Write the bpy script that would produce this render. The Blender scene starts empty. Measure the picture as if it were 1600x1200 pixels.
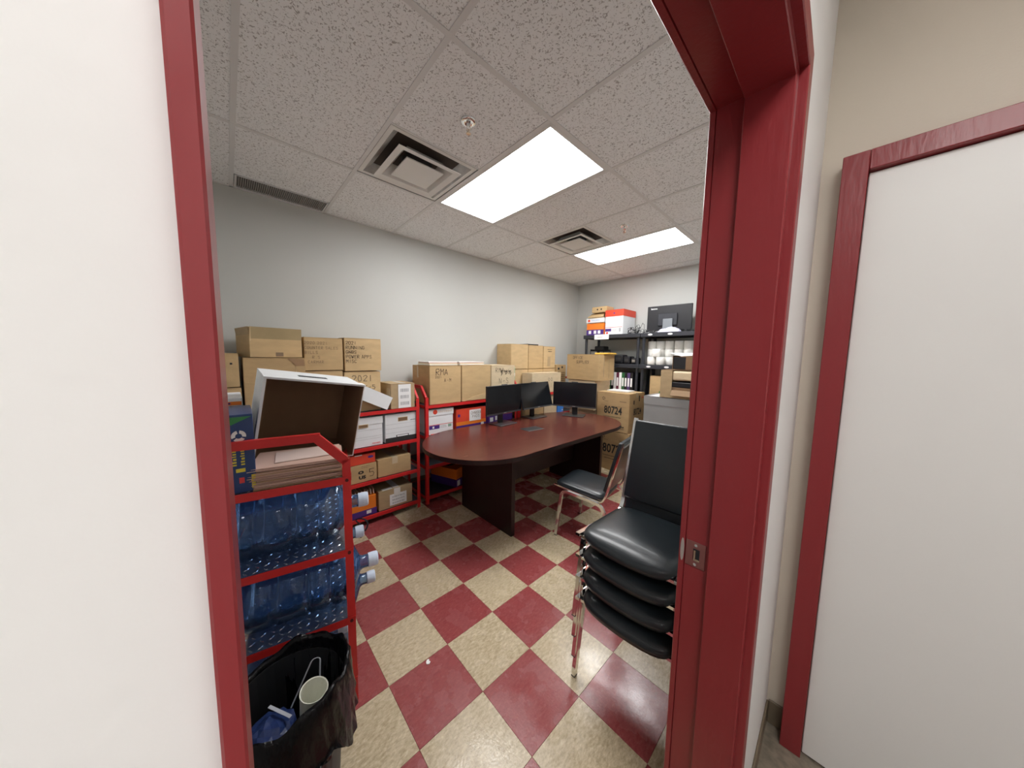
import bpy, bmesh, math, random
from mathutils import Vector, Matrix
random.seed(7)
PI = math.pi
C = bpy.context.scene.collection
D = bpy.data

# ------------------------------------------------------------------ camera, world, lights
cam_d = D.cameras.new('camera'); cam = D.objects.new('camera', cam_d); C.objects.link(cam)
bpy.context.scene.camera = cam
YAW, PITCH, ROLL = -0.8197, -0.0932, 0.0157
fw = Vector((math.sin(YAW)*math.cos(PITCH), math.cos(YAW)*math.cos(PITCH), math.sin(PITCH)))
rt = Vector((math.cos(YAW), -math.sin(YAW), 0)); up = rt.cross(fw)
r2 = rt*math.cos(ROLL) + up*math.sin(ROLL); u2 = -rt*math.sin(ROLL) + up*math.cos(ROLL)
cam.matrix_world = Matrix(((r2.x, u2.x, -fw.x, 3.2285), (r2.y, u2.y, -fw.y, -0.1883), (r2.z, u2.z, -fw.z, 1.5141), (0, 0, 0, 1)))
cam_d.sensor_width = 36.0; cam_d.lens = 475.4825*36.0/1600.0; cam_d.clip_start = 0.01; cam_d.clip_end = 60
wd = D.worlds.new('world'); bpy.context.scene.world = wd; wd.use_nodes = True
wd.node_tree.nodes['Background'].inputs[0].default_value = (0.9, 0.95, 1.0, 1)
wd.node_tree.nodes['Background'].inputs[1].default_value = 0.05
vs = bpy.context.scene.view_settings
vs.view_transform = 'Standard'; vs.look = 'None'; vs.gamma = 1.0; vs.use_curve_mapping = False; vs.exposure = 0.0
ROOM_LIGHT = 20.0      # emission of the two ceiling panels of the room
HALL_LIGHT = 12.5      # emission of the hallway ceiling panel

# ------------------------------------------------------------------ materials
MATS = {}
def nd(t, ty, **kw):
    n = t.nodes.new(ty)
    for k, v in kw.items(): setattr(n, k, v)
    return n
def mat(name, col=(.5,.5,.5), rough=.5, metal=0.0, noise=None, bump=None, spec=None, coat=0.0, trans=0.0, ior=None, emit=0.0, stretch=(1,1,1), sheen=0):
    """noise=(scale, amount) varies the colour's value; bump=(scale, strength)"""
    if name in MATS: return MATS[name]
    m = D.materials.new(name); m.use_nodes = True; t = m.node_tree; b = t.nodes['Principled BSDF']
    b.inputs['Base Color'].default_value = (*col, 1); b.inputs['Roughness'].default_value = rough
    b.inputs['Metallic'].default_value = metal
    if spec is not None: b.inputs['Specular IOR Level'].default_value = spec
    if coat: b.inputs['Coat Weight'].default_value = coat; b.inputs['Coat Roughness'].default_value = .08
    if trans: b.inputs['Transmission Weight'].default_value = trans
    if ior: b.inputs['IOR'].default_value = ior
    if emit:
        b.inputs['Emission Color'].default_value = (*col, 1); b.inputs['Emission Strength'].default_value = emit
    if noise or bump:
        g = nd(t, 'ShaderNodeNewGeometry'); mp = nd(t, 'ShaderNodeMapping'); mp.inputs['Scale'].default_value = stretch
        t.links.new(g.outputs['Position'], mp.inputs['Vector'])
    if noise:
        n = nd(t, 'ShaderNodeTexNoise'); n.inputs['Scale'].default_value = noise[0]; n.inputs['Detail'].default_value = 4
        t.links.new(mp.outputs[0], n.inputs['Vector'])
        r = nd(t, 'ShaderNodeMapRange'); r.inputs[1].default_value = .3; r.inputs[2].default_value = .7
        r.inputs[3].default_value = 1-noise[1]; r.inputs[4].default_value = 1+noise[1]
        t.links.new(n.outputs[0], r.inputs[0])
        mx = nd(t, 'ShaderNodeVectorMath', operation='SCALE'); mx.inputs[0].default_value = col
        t.links.new(r.outputs[0], mx.inputs['Scale']); t.links.new(mx.outputs[0], b.inputs['Base Color'])
    if bump:
        n = nd(t, 'ShaderNodeTexNoise'); n.inputs['Scale'].default_value = bump[0]; n.inputs['Detail'].default_value = 3
        t.links.new(mp.outputs[0], n.inputs['Vector'])
        bp = nd(t, 'ShaderNodeBump'); bp.inputs['Strength'].default_value = bump[1]; bp.inputs['Distance'].default_value = .01
        t.links.new(n.outputs[0], bp.inputs['Height']); t.links.new(bp.outputs[0], b.inputs['Normal'])
    MATS[name] = m; return m

WALL = mat('painted_wall', (.58,.585,.56), .55, noise=(1.3,.02), bump=(220,.05))
HALLW = mat('hall_wall_paint', (.90,.89,.88), .5, bump=(180,.015))
CREAM = mat('cream_wall_paint', (.74,.66,.55), .5, bump=(180,.06))
FRED = mat('door_frame_red', (.27,.027,.032), .34, bump=(90,.10), coat=.08, stretch=(1,1,.25))
RACKR = mat('rack_red', (.62,.022,.022), .38, noise=(14,.07))
KRAFT = [mat('kraft_board_%d' % i, c, .75, noise=(9,.07), bump=(60,.08), stretch=(1,1,3)) for i, c in enumerate(
    [(.54,.375,.19), (.50,.34,.17), (.58,.41,.215), (.44,.32,.18), (.62,.50,.33)])]
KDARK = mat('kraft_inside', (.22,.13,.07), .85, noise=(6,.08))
KEDGE = mat('kraft_edge', (.68,.52,.31), .8)
WCARD = mat('white_board', (.80,.82,.84), .55, noise=(5,.03))
GREYB = mat('grey_board', (.30,.30,.30), .6, noise=(5,.04))
TAPE = mat('packing_tape', (.62,.50,.33), .2, coat=.5)
WTAPE = mat('white_tape', (.82,.80,.76), .25)
INK = mat('marker_ink', (.035,.028,.025), .7)
INKF = mat('faded_marker_ink', (.22,.15,.09), .7)
PBLK = mat('black_print', (.02,.02,.02), .7)
LABEL = mat('paper_label', (.85,.85,.85), .55)
LGREY = mat('label_grey_print', (.42,.43,.44), .7)
ORANGE = mat('orange_board', (.86,.22,.02), .5, noise=(8,.05))
REDB = mat('orange_red_board', (.74,.065,.03), .5, noise=(8,.05))
PURP = mat('purple_board', (.07,.025,.22), .5)
NAVY = mat('navy_board', (.012,.045,.17), .35, coat=.2)
GREEN = mat('green_print', (.04,.25,.07), .5)
YEL = mat('yellow_print', (.75,.62,.06), .5)
RPR = mat('red_print', (.70,.05,.05), .5)
BLUE = mat('blue_board', (.05,.25,.75), .5)
BLKP = mat('black_plastic', (.011,.011,.014), .42, noise=(20,.1))
BLKS = mat('black_shelf_plastic', (.026,.028,.036), .5, noise=(15,.1))
SCREEN = mat('monitor_screen', (.006,.007,.009), .16)
DGREY = mat('dark_grey_metal', (.09,.09,.095), .35, metal=.6)
SILV = mat('silver_plastic', (.42,.41,.39), .3, metal=.6)
CHROME = mat('chrome', (.80,.80,.80), .09, metal=1.0)
BRASS = mat('warm_metal', (.62,.50,.38), .25, metal=1.0)
VINYL = mat('black_vinyl', (.013,.018,.022), .34, bump=(260,.06), coat=.12)
DECK = mat('dark_shelf_deck', (.045,.05,.06), .45)
TREAD = mat('diamond_plate_metal', (.62,.63,.66), .26, metal=.95, noise=(10,.12))
BOLT = mat('dark_red_bolt', (.10,.012,.012), .4, metal=.3)
def bottle_mat():
    m = D.materials.new('blue_bottle_plastic'); m.use_nodes = True; t = m.node_tree; out = t.nodes['Material Output']; t.nodes.remove(t.nodes['Principled BSDF'])
    tr = nd(t, 'ShaderNodeBsdfTransparent'); tr.inputs[0].default_value = (.56, .73, .95, 1)
    gl = nd(t, 'ShaderNodeBsdfGlossy'); gl.inputs['Roughness'].default_value = .07; gl.inputs[0].default_value = (.85, .92, 1, 1)
    df = nd(t, 'ShaderNodeBsdfDiffuse'); df.inputs[0].default_value = (.12, .27, .62, 1)
    fr = nd(t, 'ShaderNodeFresnel'); fr.inputs[0].default_value = 1.5
    g = nd(t, 'ShaderNodeNewGeometry'); n = nd(t, 'ShaderNodeTexNoise'); n.inputs['Scale'].default_value = 16; n.inputs['Detail'].default_value = 3
    t.links.new(g.outputs['Position'], n.inputs['Vector'])
    bp = nd(t, 'ShaderNodeBump'); bp.inputs['Strength'].default_value = .35; bp.inputs['Distance'].default_value = .01
    t.links.new(n.outputs[0], bp.inputs['Height'])
    for q in (gl, fr): t.links.new(bp.outputs[0], q.inputs['Normal'])
    m1 = nd(t, 'ShaderNodeMixShader'); m1.inputs[0].default_value = .16; t.links.new(tr.outputs[0], m1.inputs[1]); t.links.new(df.outputs[0], m1.inputs[2])
    m2 = nd(t, 'ShaderNodeMixShader'); t.links.new(fr.outputs[0], m2.inputs[0]); t.links.new(m1.outputs[0], m2.inputs[1]); t.links.new(gl.outputs[0], m2.inputs[2])
    t.links.new(m2.outputs[0], out.inputs[0]); return m
BOTTLE = bottle_mat()
CAP = mat('pale_blue_cap', (.62,.72,.86), .35)
FOLD = mat('pinkish_manila_folder', (.60,.40,.32), .7, noise=(4,.06))
FOLD2 = mat('manila_folder', (.62,.43,.25), .7, noise=(4,.06))
BAG = mat('black_bin_bag', (.004,.004,.005), .24, bump=(30,.7), spec=.22, stretch=(1,1,.45))
BIN = mat('dark_grey_bin', (.014,.014,.015), .5)
CUP = mat('paper_cup_white', (.74,.74,.64), .5)
STICK = mat('grey_white_strip', (.50,.52,.58), .45)
BLUEP = mat('dark_blue_plastic', (.02,.04,.14), .3, bump=(20,.4))
TEEG = mat('ceiling_grid_paint', (.73,.73,.73), .45)
DIFF = mat('diffuser_paint', (.80,.80,.77), .45)
DARK = mat('duct_dark', (.01,.012,.016), .8)
DUST = mat('dusty_metal', (.20,.21,.21), .7)
GRILL = mat('grille_grey', (.42,.40,.38), .6)
BASEB = mat('taupe_baseboard', (.20,.155,.105), .45)
HFLOOR = mat('hall_floor', (.26,.22,.17), .25, noise=(35,.22))
YELENV = mat('yellow_envelope', (.80,.50,.08), .6)
ROLL = mat('tissue_paper', (.88,.87,.83), .85, noise=(60,.03))
LILAC = mat('lilac_plastic_bag', (.52,.52,.68), .3, bump=(40,.4))
GREENP = mat('green_wrapped_roll', (.20,.55,.33), .4)
WHITE = mat('white_paper', (.88,.88,.88), .6)
BREAD = mat('tan_paper_pack', (.66,.52,.34), .6, bump=(45,.5))
PANEL = mat('lit_panel', (1,1,1), .4, emit=ROOM_LIGHT)
HPANEL = mat('lit_hall_panel', (1,.985,.96), .4, emit=HALL_LIGHT)
DOORW = mat('white_door_paint', (.88,.87,.85), .4)
SUB = mat('subfloor', (.06,.04,.03), .8)

def tile_mats():
    out = []
    for nm, c1, c2, c3 in (('floor_tile_red', (.25,.045,.048), (.33,.075,.075), (.40,.18,.165)), ('floor_tile_beige', (.40,.315,.20), (.60,.50,.34), (.74,.68,.54))):
        m = D.materials.new(nm); m.use_nodes = True; t = m.node_tree; b = t.nodes['Principled BSDF']
        g = nd(t, 'ShaderNodeNewGeometry'); mp = nd(t, 'ShaderNodeMapping'); mp.inputs['Scale'].default_value = (1, .45, 1); mp.inputs['Rotation'].default_value = (0, 0, .5)
        t.links.new(g.outputs['Position'], mp.inputs['Vector'])
        n = nd(t, 'ShaderNodeTexNoise'); n.inputs['Scale'].default_value = 85; n.inputs['Detail'].default_value = 5; n.inputs['Roughness'].default_value = .7
        t.links.new(mp.outputs[0], n.inputs['Vector'])
        cr = nd(t, 'ShaderNodeValToRGB'); cr.color_ramp.elements[0].position = .36; cr.color_ramp.elements[1].position = .60
        cr.color_ramp.elements[0].color = (*c1, 1); cr.color_ramp.elements[1].color = (*c2, 1)
        e = cr.color_ramp.elements.new(.74); e.color = (*c3, 1)
        t.links.new(n.outputs[0], cr.inputs[0]); t.links.new(cr.outputs[0], b.inputs['Base Color'])
        n2 = nd(t, 'ShaderNodeTexNoise'); n2.inputs['Scale'].default_value = 9; n2.inputs['Detail'].default_value = 6
        t.links.new(g.outputs['Position'], n2.inputs['Vector'])
        r = nd(t, 'ShaderNodeMapRange'); r.inputs[1].default_value = .35; r.inputs[2].default_value = .65; r.inputs[3].default_value = .16; r.inputs[4].default_value = .34
        t.links.new(n2.outputs[0], r.inputs[0]); t.links.new(r.outputs[0], b.inputs['Roughness'])
        n3 = nd(t, 'ShaderNodeTexNoise'); n3.inputs['Scale'].default_value = 120; n3.inputs['Detail'].default_value = 2
        t.links.new(g.outputs['Position'], n3.inputs['Vector'])
        bp = nd(t, 'ShaderNodeBump'); bp.inputs['Strength'].default_value = .10; bp.inputs['Distance'].default_value = .004
        t.links.new(n3.outputs[0], bp.inputs['Height']); t.links.new(bp.outputs[0], b.inputs['Normal'])
        out.append(m)
    return out
TRED, TBEI = tile_mats()

def ceil_mat():
    m = D.materials.new('fissured_ceiling_tile'); m.use_nodes = True; t = m.node_tree; b = t.nodes['Principled BSDF']; b.inputs['Roughness'].default_value = .9
    g = nd(t, 'ShaderNodeNewGeometry')
    n1 = nd(t, 'ShaderNodeTexNoise'); n1.inputs['Scale'].default_value = 95; n1.inputs['Detail'].default_value = 2.5; n1.inputs['Distortion'].default_value = 1.2
    t.links.new(g.outputs['Position'], n1.inputs['Vector'])
    cr = nd(t, 'ShaderNodeValToRGB'); cr.color_ramp.elements[0].position = .37; cr.color_ramp.elements[1].position = .43
    cr.color_ramp.elements[0].color = (.45,.44,.44,1); cr.color_ramp.elements[1].color = (.89,.90,.91,1)
    t.links.new(n1.outputs[0], cr.inputs[0]); t.links.new(cr.outputs[0], b.inputs['Base Color'])
    bp = nd(t, 'ShaderNodeBump'); bp.inputs['Strength'].default_value = .35; bp.inputs['Distance'].default_value = .002
    t.links.new(cr.outputs[0], bp.inputs['Height']); t.links.new(bp.outputs[0], b.inputs['Normal'])
    return m
CEIL = ceil_mat()

def wood_mat():
    m = D.materials.new('mahogany_laminate'); m.use_nodes = True; t = m.node_tree; b = t.nodes['Principled BSDF']; b.inputs['Roughness'].default_value = .27
    g = nd(t, 'ShaderNodeNewGeometry'); mp = nd(t, 'ShaderNodeMapping'); mp.inputs['Scale'].default_value = (14, 1.2, 14)
    t.links.new(g.outputs['Position'], mp.inputs['Vector'])
    n = nd(t, 'ShaderNodeTexNoise'); n.inputs['Scale'].default_value = 4; n.inputs['Detail'].default_value = 6; n.inputs['Roughness'].default_value = .65
    t.links.new(mp.outputs[0], n.inputs['Vector'])
    cr = nd(t, 'ShaderNodeValToRGB'); cr.color_ramp.elements[0].position = .3; cr.color_ramp.elements[1].position = .72
    cr.color_ramp.elements[0].color = (.050,.012,.009,1); cr.color_ramp.elements[1].color = (.155,.042,.030,1)
    t.links.new(n.outputs[0], cr.inputs[0]); t.links.new(cr.outputs[0], b.inputs['Base Color'])
    return m
WOOD = wood_mat()
WOODD = mat('dark_mahogany_panel', (.017,.005,.0055), .4, noise=(3,.2), stretch=(14,14,1.2))

# ------------------------------------------------------------------ mesh helpers
def new_bm(): return bmesh.new()
def box(bm, x0, x1, y0, y1, z0, z1, M=None, bev=0.0, seg=1):
    co = [(x0,y0,z0),(x1,y0,z0),(x1,y1,z0),(x0,y1,z0),(x0,y0,z1),(x1,y0,z1),(x1,y1,z1),(x0,y1,z1)]
    v = [bm.verts.new(M @ Vector(c) if M else c) for c in co]
    fs = [bm.faces.new([v[i] for i in f]) for f in ((0,3,2,1),(4,5,6,7),(0,1,5,4),(1,2,6,5),(2,3,7,6),(3,0,4,7))]
    if bev:
        es = list({e for f in fs for e in f.edges})
        bmesh.ops.bevel(bm, geom=es, offset=bev, segments=seg, affect='EDGES', profile=.5)
    return v
def bar(bm, p, q, w, h, side=(1,0,0)):
    """rectangular bar from p to q, w across side, h across the other way"""
    sweep(bm, [p, q], w, h, side)
def sweep(bm, pts, w, h, side=(1,0,0), rnd=False):
    pts = [Vector(p) for p in pts]; S = Vector(side).normalized(); rings = []
    for i, p in enumerate(pts):
        a = pts[max(i-1,0)]; b = pts[min(i+1,len(pts)-1)]
        t0 = (p-a).normalized() if i else (b-p).normalized(); t1 = (b-p).normalized() if i < len(pts)-1 else t0
        tm = (t0+t1).normalized(); N = S.cross(tm).normalized(); k = 1/max(.5, tm.dot(t1))
        if rnd:
            ring = [bm.verts.new(p + S*w/2*math.cos(a2) + N*h/2*k*math.sin(a2)) for a2 in [2*PI*j/10 for j in range(10)]]
        else:
            ring = [bm.verts.new(p + S*sx*w/2 + N*sn*k*h/2) for sx, sn in ((-1,-1),(1,-1),(1,1),(-1,1))]
        rings.append(ring)
    n = len(rings[0])
    for a, b in zip(rings, rings[1:]):
        for j in range(n): bm.faces.new((a[j], a[(j+1)%n], b[(j+1)%n], b[j]))
    bm.faces.new(list(reversed(rings[0]))); bm.faces.new(rings[-1])
def fillet(pts, r, n=5):
    pts = [Vector(p) for p in pts]; out = [pts[0]]
    for a, p, b in zip(pts, pts[1:], pts[2:]):
        u = (a-p); v = (b-p); rr = min(r, u.length*.45, v.length*.45); A = p+u.normalized()*rr; B = p+v.normalized()*rr
        for k in range(n+1):
            s = k/n; out.append(A*(1-s)**2 + p*2*s*(1-s) + B*s*s)
    return out+[pts[-1]]
def tube(bm, pts, r, n=6):
    pts = [Vector(p) for p in pts]; rings = []; ref = None
    for i, p in enumerate(pts):
        t = (pts[min(i+1,len(pts)-1)]-pts[max(i-1,0)]).normalized()
        if ref is None: ref = t.orthogonal().normalized()
        ref = (ref - t*ref.dot(t)).normalized(); o = t.cross(ref)
        rings.append([bm.verts.new(p + (ref*math.cos(2*PI*j/n)+o*math.sin(2*PI*j/n))*r) for j in range(n)])
    for a, b in zip(rings, rings[1:]):
        for j in range(n): bm.faces.new((a[j], a[(j+1)%n], b[(j+1)%n], b[j]))
    bm.faces.new(list(reversed(rings[0]))); bm.faces.new(rings[-1])
def lathe(bm, prof, n=24, M=None, cap0=True, cap1=True, wob=None):
    rings = []
    for r, z in prof:
        ring = []
        for j in range(n):
            a = 2*PI*j/n; rr = r*(wob(a, z) if wob else 1)
            c = Vector((rr*math.cos(a), rr*math.sin(a), z)); ring.append(bm.verts.new(M @ c if M else c))
        rings.append(ring)
    for a, b in zip(rings, rings[1:]):
        for j in range(n): bm.faces.new((a[j], a[(j+1)%n], b[(j+1)%n], b[j]))
    if cap0: bm.faces.new(list(reversed(rings[0])))
    if cap1: bm.faces.new(rings[-1])
def cyl(bm, p, q, r, n=16, r1=None):
    p = Vector(p); q = Vector(q); d = q-p; M = Matrix.Translation(p) @ d.to_track_quat('Z', 'Y').to_matrix().to_4x4()
    lathe(bm, [(r, 0), (r if r1 is None else r1, d.length)], n, M)
def prism(bm, poly, z0, z1):
    a = [bm.verts.new((x, y, z0)) for x, y in poly]; b = [bm.verts.new((x, y, z1)) for x, y in poly]; n = len(poly)
    for j in range(n): bm.faces.new((a[j], a[(j+1)%n], b[(j+1)%n], b[j]))
    bm.faces.new(list(reversed(a))); bm.faces.new(b)
def mesh(name, bm, m, smooth=False):
    bmesh.ops.recalc_face_normals(bm, faces=bm.faces)
    me = D.meshes.new(name); bm.to_mesh(me); bm.free(); me.materials.append(m)
    if smooth:
        for p in me.polygons: p.use_smooth = True
    return me
def obj(name, bm, m, parent=None, smooth=False, M=None, angle=None):
    me = mesh(name, bm, m, smooth) if isinstance(bm, bmesh.types.BMesh) else bm
    o = D.objects.new(name, me); C.objects.link(o)
    if parent is not None: o.parent = parent
    if M is not None: o.matrix_basis = M
    return o
def thing(name, label, cat, loc=(0,0,0), rz=0, group=None, rx=0, ry=0):
    o = D.objects.new(name, None); C.objects.link(o); o.empty_display_size = .05
    o.location = loc; o.rotation_euler = (rx, ry, rz); o['label'] = label; o['category'] = cat
    if group: o['group'] = group
    return o
def tag(o, label, cat, group=None):
    o['label'] = label; o['category'] = cat
    if group: o['group'] = group
    return o
def struct(name, bm=None, m=None):
    o = obj(name, bm, m) if bm is not None else D.objects.new(name, None)
    if bm is None: C.objects.link(o)
    o['kind'] = 'structure'; return o
def sbox(name, m, *a, parent=None, bev=0):
    bm = new_bm(); box(bm, *a, bev=bev)
    if parent is not None: return obj(name, bm, m, parent)
    return struct(name, bm, m)
def copy_tree(o, parent=None):
    c = o.copy(); C.objects.link(c)
    if parent is not None: c.parent = parent
    for ch in list(o.children): copy_tree(ch, c)
    return c

# face frames: a 2-D drawing on a side of a box of size (sx,sy,sz), origin bottom centre of that side, u to the right as seen
def facem(side, sx, sy, sz, off=.0008):
    if side == '+x': R = ((0,1,0),(0,0,1),(1,0,0)); o = (sx/2+off, 0, 0)
    if side == '-x': R = ((0,-1,0),(0,0,1),(-1,0,0)); o = (-sx/2-off, 0, 0)
    if side == '-y': R = ((1,0,0),(0,0,1),(0,-1,0)); o = (0, -sy/2-off, 0)
    if side == '+y': R = ((-1,0,0),(0,0,1),(0,1,0)); o = (0, sy/2+off, 0)
    if side == 'top': R = ((0,1,0),(-1,0,0),(0,0,1)); o = (0, 0, sz+off)
    u, v, n = R
    return Matrix(((u[0],v[0],n[0],o[0]),(u[1],v[1],n[1],o[1]),(u[2],v[2],n[2],o[2]),(0,0,0,1)))
STROKES = {
'A':'0,0 2,6 4,0|1,2 3,2','B':'0,0 0,6 3,6 4,4.5 3,3 0,3|3,3 4,1.5 3,0 0,0','C':'4,5 3,6 1,6 0,4 0,2 1,0 3,0 4,1','D':'0,0 0,6 2,6 4,4 4,2 2,0 0,0',
'E':'4,6 0,6 0,0 4,0|0,3 3,3','F':'4,6 0,6 0,0|0,3 3,3','G':'4,5 3,6 1,6 0,4 0,2 1,0 3,0 4,1 4,3 2,3','H':'0,0 0,6|4,0 4,6|0,3 4,3','I':'2,0 2,6',
'K':'0,0 0,6|4,6 0,3 4,0','L':'0,6 0,0 4,0','M':'0,0 0,6 2,3 4,6 4,0','N':'0,0 0,6 4,0 4,6','O':'1,0 0,2 0,4 1,6 3,6 4,4 4,2 3,0 1,0',
'P':'0,0 0,6 3,6 4,4.5 3,3 0,3','R':'0,0 0,6 3,6 4,4.5 3,3 0,3 4,0','S':'4,5 3,6 1,6 0,5 1,3.4 3,2.8 4,1 3,0 1,0 0,1','T':'0,6 4,6|2,6 2,0','U':'0,6 0,1 1,0 3,0 4,1 4,6',
'V':'0,6 2,0 4,6','W':'0,6 1,0 2,4 3,0 4,6','X':'0,0 4,6|0,6 4,0','Y':'0,6 2,3 4,6|2,3 2,0','Z':'0,6 4,6 0,0 4,0',
'0':'1,0 0,2 0,4 1,6 3,6 4,4 4,2 3,0 1,0','1':'2,6 2,0','2':'0,5 1,6 3,6 4,4.5 0,0 4,0','3':'0,6 4,6 2,3.5 4,2 3,0 0,0','5':'4,6 0,6 0,3.5 3,3.5 4,2 3,0 0,0',
'-':'0.5,3 3.5,3','.':'1.8,0 2.2,0.3','*':'0,3 1,5 2,2 1,1 3,5 4,2 2,0 3,3 0,4 4,4 1,3','o':'1,0 0,2 1,4 3,4 4,2 3,0 1,0'}
def write(parent, F, text, u, v, h, w=.004, m=INK, rot=0, jit=.3, name='handwriting', sp=1.55):
    """marker strokes of height h, starting at u,v (bottom left) on face frame F"""
    bm = new_bm(); rnd = random.Random(hash(text) % 999 if False else sum(map(ord, text))+int(h*1000)); s = h/6; x = 0
    cr, sr = math.cos(rot), math.sin(rot)
    for ch in text:
        if ch == ' ': x += 3.5; continue
        for st in STROKES[ch].split('|'):
            pts = []
            for q in st.split(' '):
                a, b = map(float, q.split(',')); a = (a*.85+x+rnd.uniform(-jit, jit))*s; b = (b+rnd.uniform(-jit, jit)+.15*a/s*0)*s
                pts.append((u+a*cr-b*sr, v+a*sr+b*cr))
            for (a, b), (c, d) in zip(pts, pts[1:]):
                L = math.hypot(c-a, d-b) or 1e-6; nx, ny = -(d-b)/L*w/2, (c-a)/L*w/2; ex, ey = (c-a)/L*w/2, (d-b)/L*w/2
                vs_ = [bm.verts.new(F @ Vector(p)) for p in ((a-ex+nx, b-ey+ny, 0), (a-ex-nx, b-ey-ny, 0), (c+ex-nx, d+ey-ny, 0), (c+ex+nx, d+ey+ny, 0))]
                bm.faces.new(vs_)
        x += 4*sp*.85+.3
    return obj(name, bm, m, parent)
def printed(parent, F, text, u, v, h, m=PBLK, bold=0.0, name='printed_text', center=True, rot=0, sx=1.0):
    cu = D.curves.new(name, 'FONT'); cu.body = text; cu.size = h*1.38; cu.extrude = .0002; cu.offset = bold; cu.resolution_u = 2
    if center: cu.align_x = 'CENTER'
    o = D.objects.new(name, cu); C.objects.link(o); bpy.context.view_layer.update()
    me = D.meshes.new_from_object(o.evaluated_get(bpy.context.evaluated_depsgraph_get())); D.objects.remove(o); D.curves.remove(cu)
    me.materials.clear(); me.materials.append(m)
    return obj(name, me, m, parent, M=F @ Matrix.Translation((u, v, .0003)) @ Matrix.Rotation(rot, 4, 'Z') @ Matrix.Diagonal((sx, 1, 1, 1)))
def patch(parent, F, u0, u1, v0, v1, m, name='printed_patch', t=.0006, poly=None):
    bm = new_bm()
    if poly:
        a = [bm.verts.new(F @ Vector((x, y, t))) for x, y in poly]; bm.faces.new(a)
        b = [bm.verts.new(F @ Vector((x, y, -.0004))) for x, y in poly]
        for j in range(len(a)): bm.faces.new((a[j], b[j], b[(j+1) % len(a)], a[(j+1) % len(a)]))
    else: box(bm, u0, u1, v0, v1, -.0004, t, F)
    return obj(name, bm, m, parent)
def dashes(parent, F, rows, m=PBLK, name='fine_print'):
    """rows = (u0,u1,v,h): a row of tiny print too small to read"""
    bm = new_bm(); rnd = random.Random(3)
    for u0, u1, v, h in rows:
        u = u0
        while u < u1:
            w = rnd.uniform(.3, .8)*h; box(bm, u, min(u+w, u1), v, v+h*rnd.uniform(.7, 1), -.0003, .0007, F); u += w+h*.35
    return obj(name, bm, m, parent)
def ship_label(parent, F, u0, u1, v0, v1):
    l = patch(parent, F, u0, u1, v0, v1, LABEL, 'shipping_label', .0008)
    bm = new_bm(); G = F @ Matrix.Translation((0, 0, .0009)); w = u1-u0; h = v1-v0
    for k in range(3):
        vb = v0+h*(.12+.28*k); u = u0+w*.15
        while u < u0+w*.85: box(bm, u, u+w*.025, vb, vb+h*.14, 0, .0004, G); u += w*random.choice((.035, .05, .06))
    obj('barcode_print', bm, LGREY, l)

# ------------------------------------------------------------------ cartons
def carton(label, x0, x1, y0, y1, z0, z1, m=KRAFT[0], rz=0, seam='y', tape=True, group=None, name='cardboard_box', rx=0, ry=0, flaps=True, cat='box'):
    sx, sy, sz = x1-x0-.003, y1-y0-.003, z1-z0-.002
    r = thing(name, label, cat, ((x0+x1)/2, (y0+y1)/2, z0+.001), rz, group, rx, ry)
    bm = new_bm(); H = sz-.0035 if flaps else sz
    box(bm, -sx/2, sx/2, -sy/2, sy/2, 0, H)
    bmesh.ops.subdivide_edges(bm, edges=bm.edges, cuts=4, use_grid_fill=True)
    rnd = random.Random(int(x0*1000+y0*777+z0*99)); ph = [rnd.uniform(0, 6) for _ in range(4)]
    for v in bm.verts:
        k = .0025*math.sin(v.co.z/sz*PI)*(.5+.5*math.sin(ph[0]+v.co.y*14)); v.co.x += k*(1 if v.co.x > 0 else -1)*.6
        k = .002*math.sin(v.co.z/sz*PI)*(.5+.5*math.sin(ph[1]+v.co.x*14)); v.co.y += k*(1 if v.co.y > 0 else -1)*.6
    es = [e for e in bm.edges if len(e.link_faces) == 2 and e.calc_face_angle(0) > 1.0]
    bmesh.ops.bevel(bm, geom=es, offset=.003, segments=2, affect='EDGES')
    obj('body', bm, m, r, smooth=False)
    if flaps:
        for s in (-1, 1):
            bm = new_bm()
            if seam == 'y': a, b = sorted((s*.0015, s*sx/2)); box(bm, a, b, -sy/2+.001, sy/2-.001, H, H+.0035)
            else: a, b = sorted((s*.0015, s*sy/2)); box(bm, -sx/2+.001, sx/2-.001, a, b, H, H+.0035)
            for v in bm.verts:
                if (abs(v.co.x) if seam == 'y' else abs(v.co.y)) < .01: v.co.z += rnd.uniform(0, .002)
            obj('flap', bm, m, r)
        if tape:
            t = new_bm(); w = .026
            if seam == 'y':
                box(t, -w, w, -sy/2-.0012, sy/2+.0012, sz+.0008, sz+.0018)
                for s in (-1, 1):
                    a, b = sorted((s*(sy/2+.0004), s*(sy/2+.0018))); box(t, -w, w, a, b, sz-.06, sz+.0018)
            else:
                box(t, -sx/2-.0012, sx/2+.0012, -w, w, sz+.0008, sz+.0018)
                for s in (-1, 1):
                    a, b = sorted((s*(sx/2+.0004), s*(sx/2+.0018))); box(t, a, b, -w, w, sz-.06, sz+.0018)
            obj('packing_tape', t, TAPE, r)
    r_dims[r.name] = (sx, sy, sz)
    return r
r_dims = {}
def F(r, side, off=.0022): return facem(side, *r_dims[r.name], off)
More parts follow.
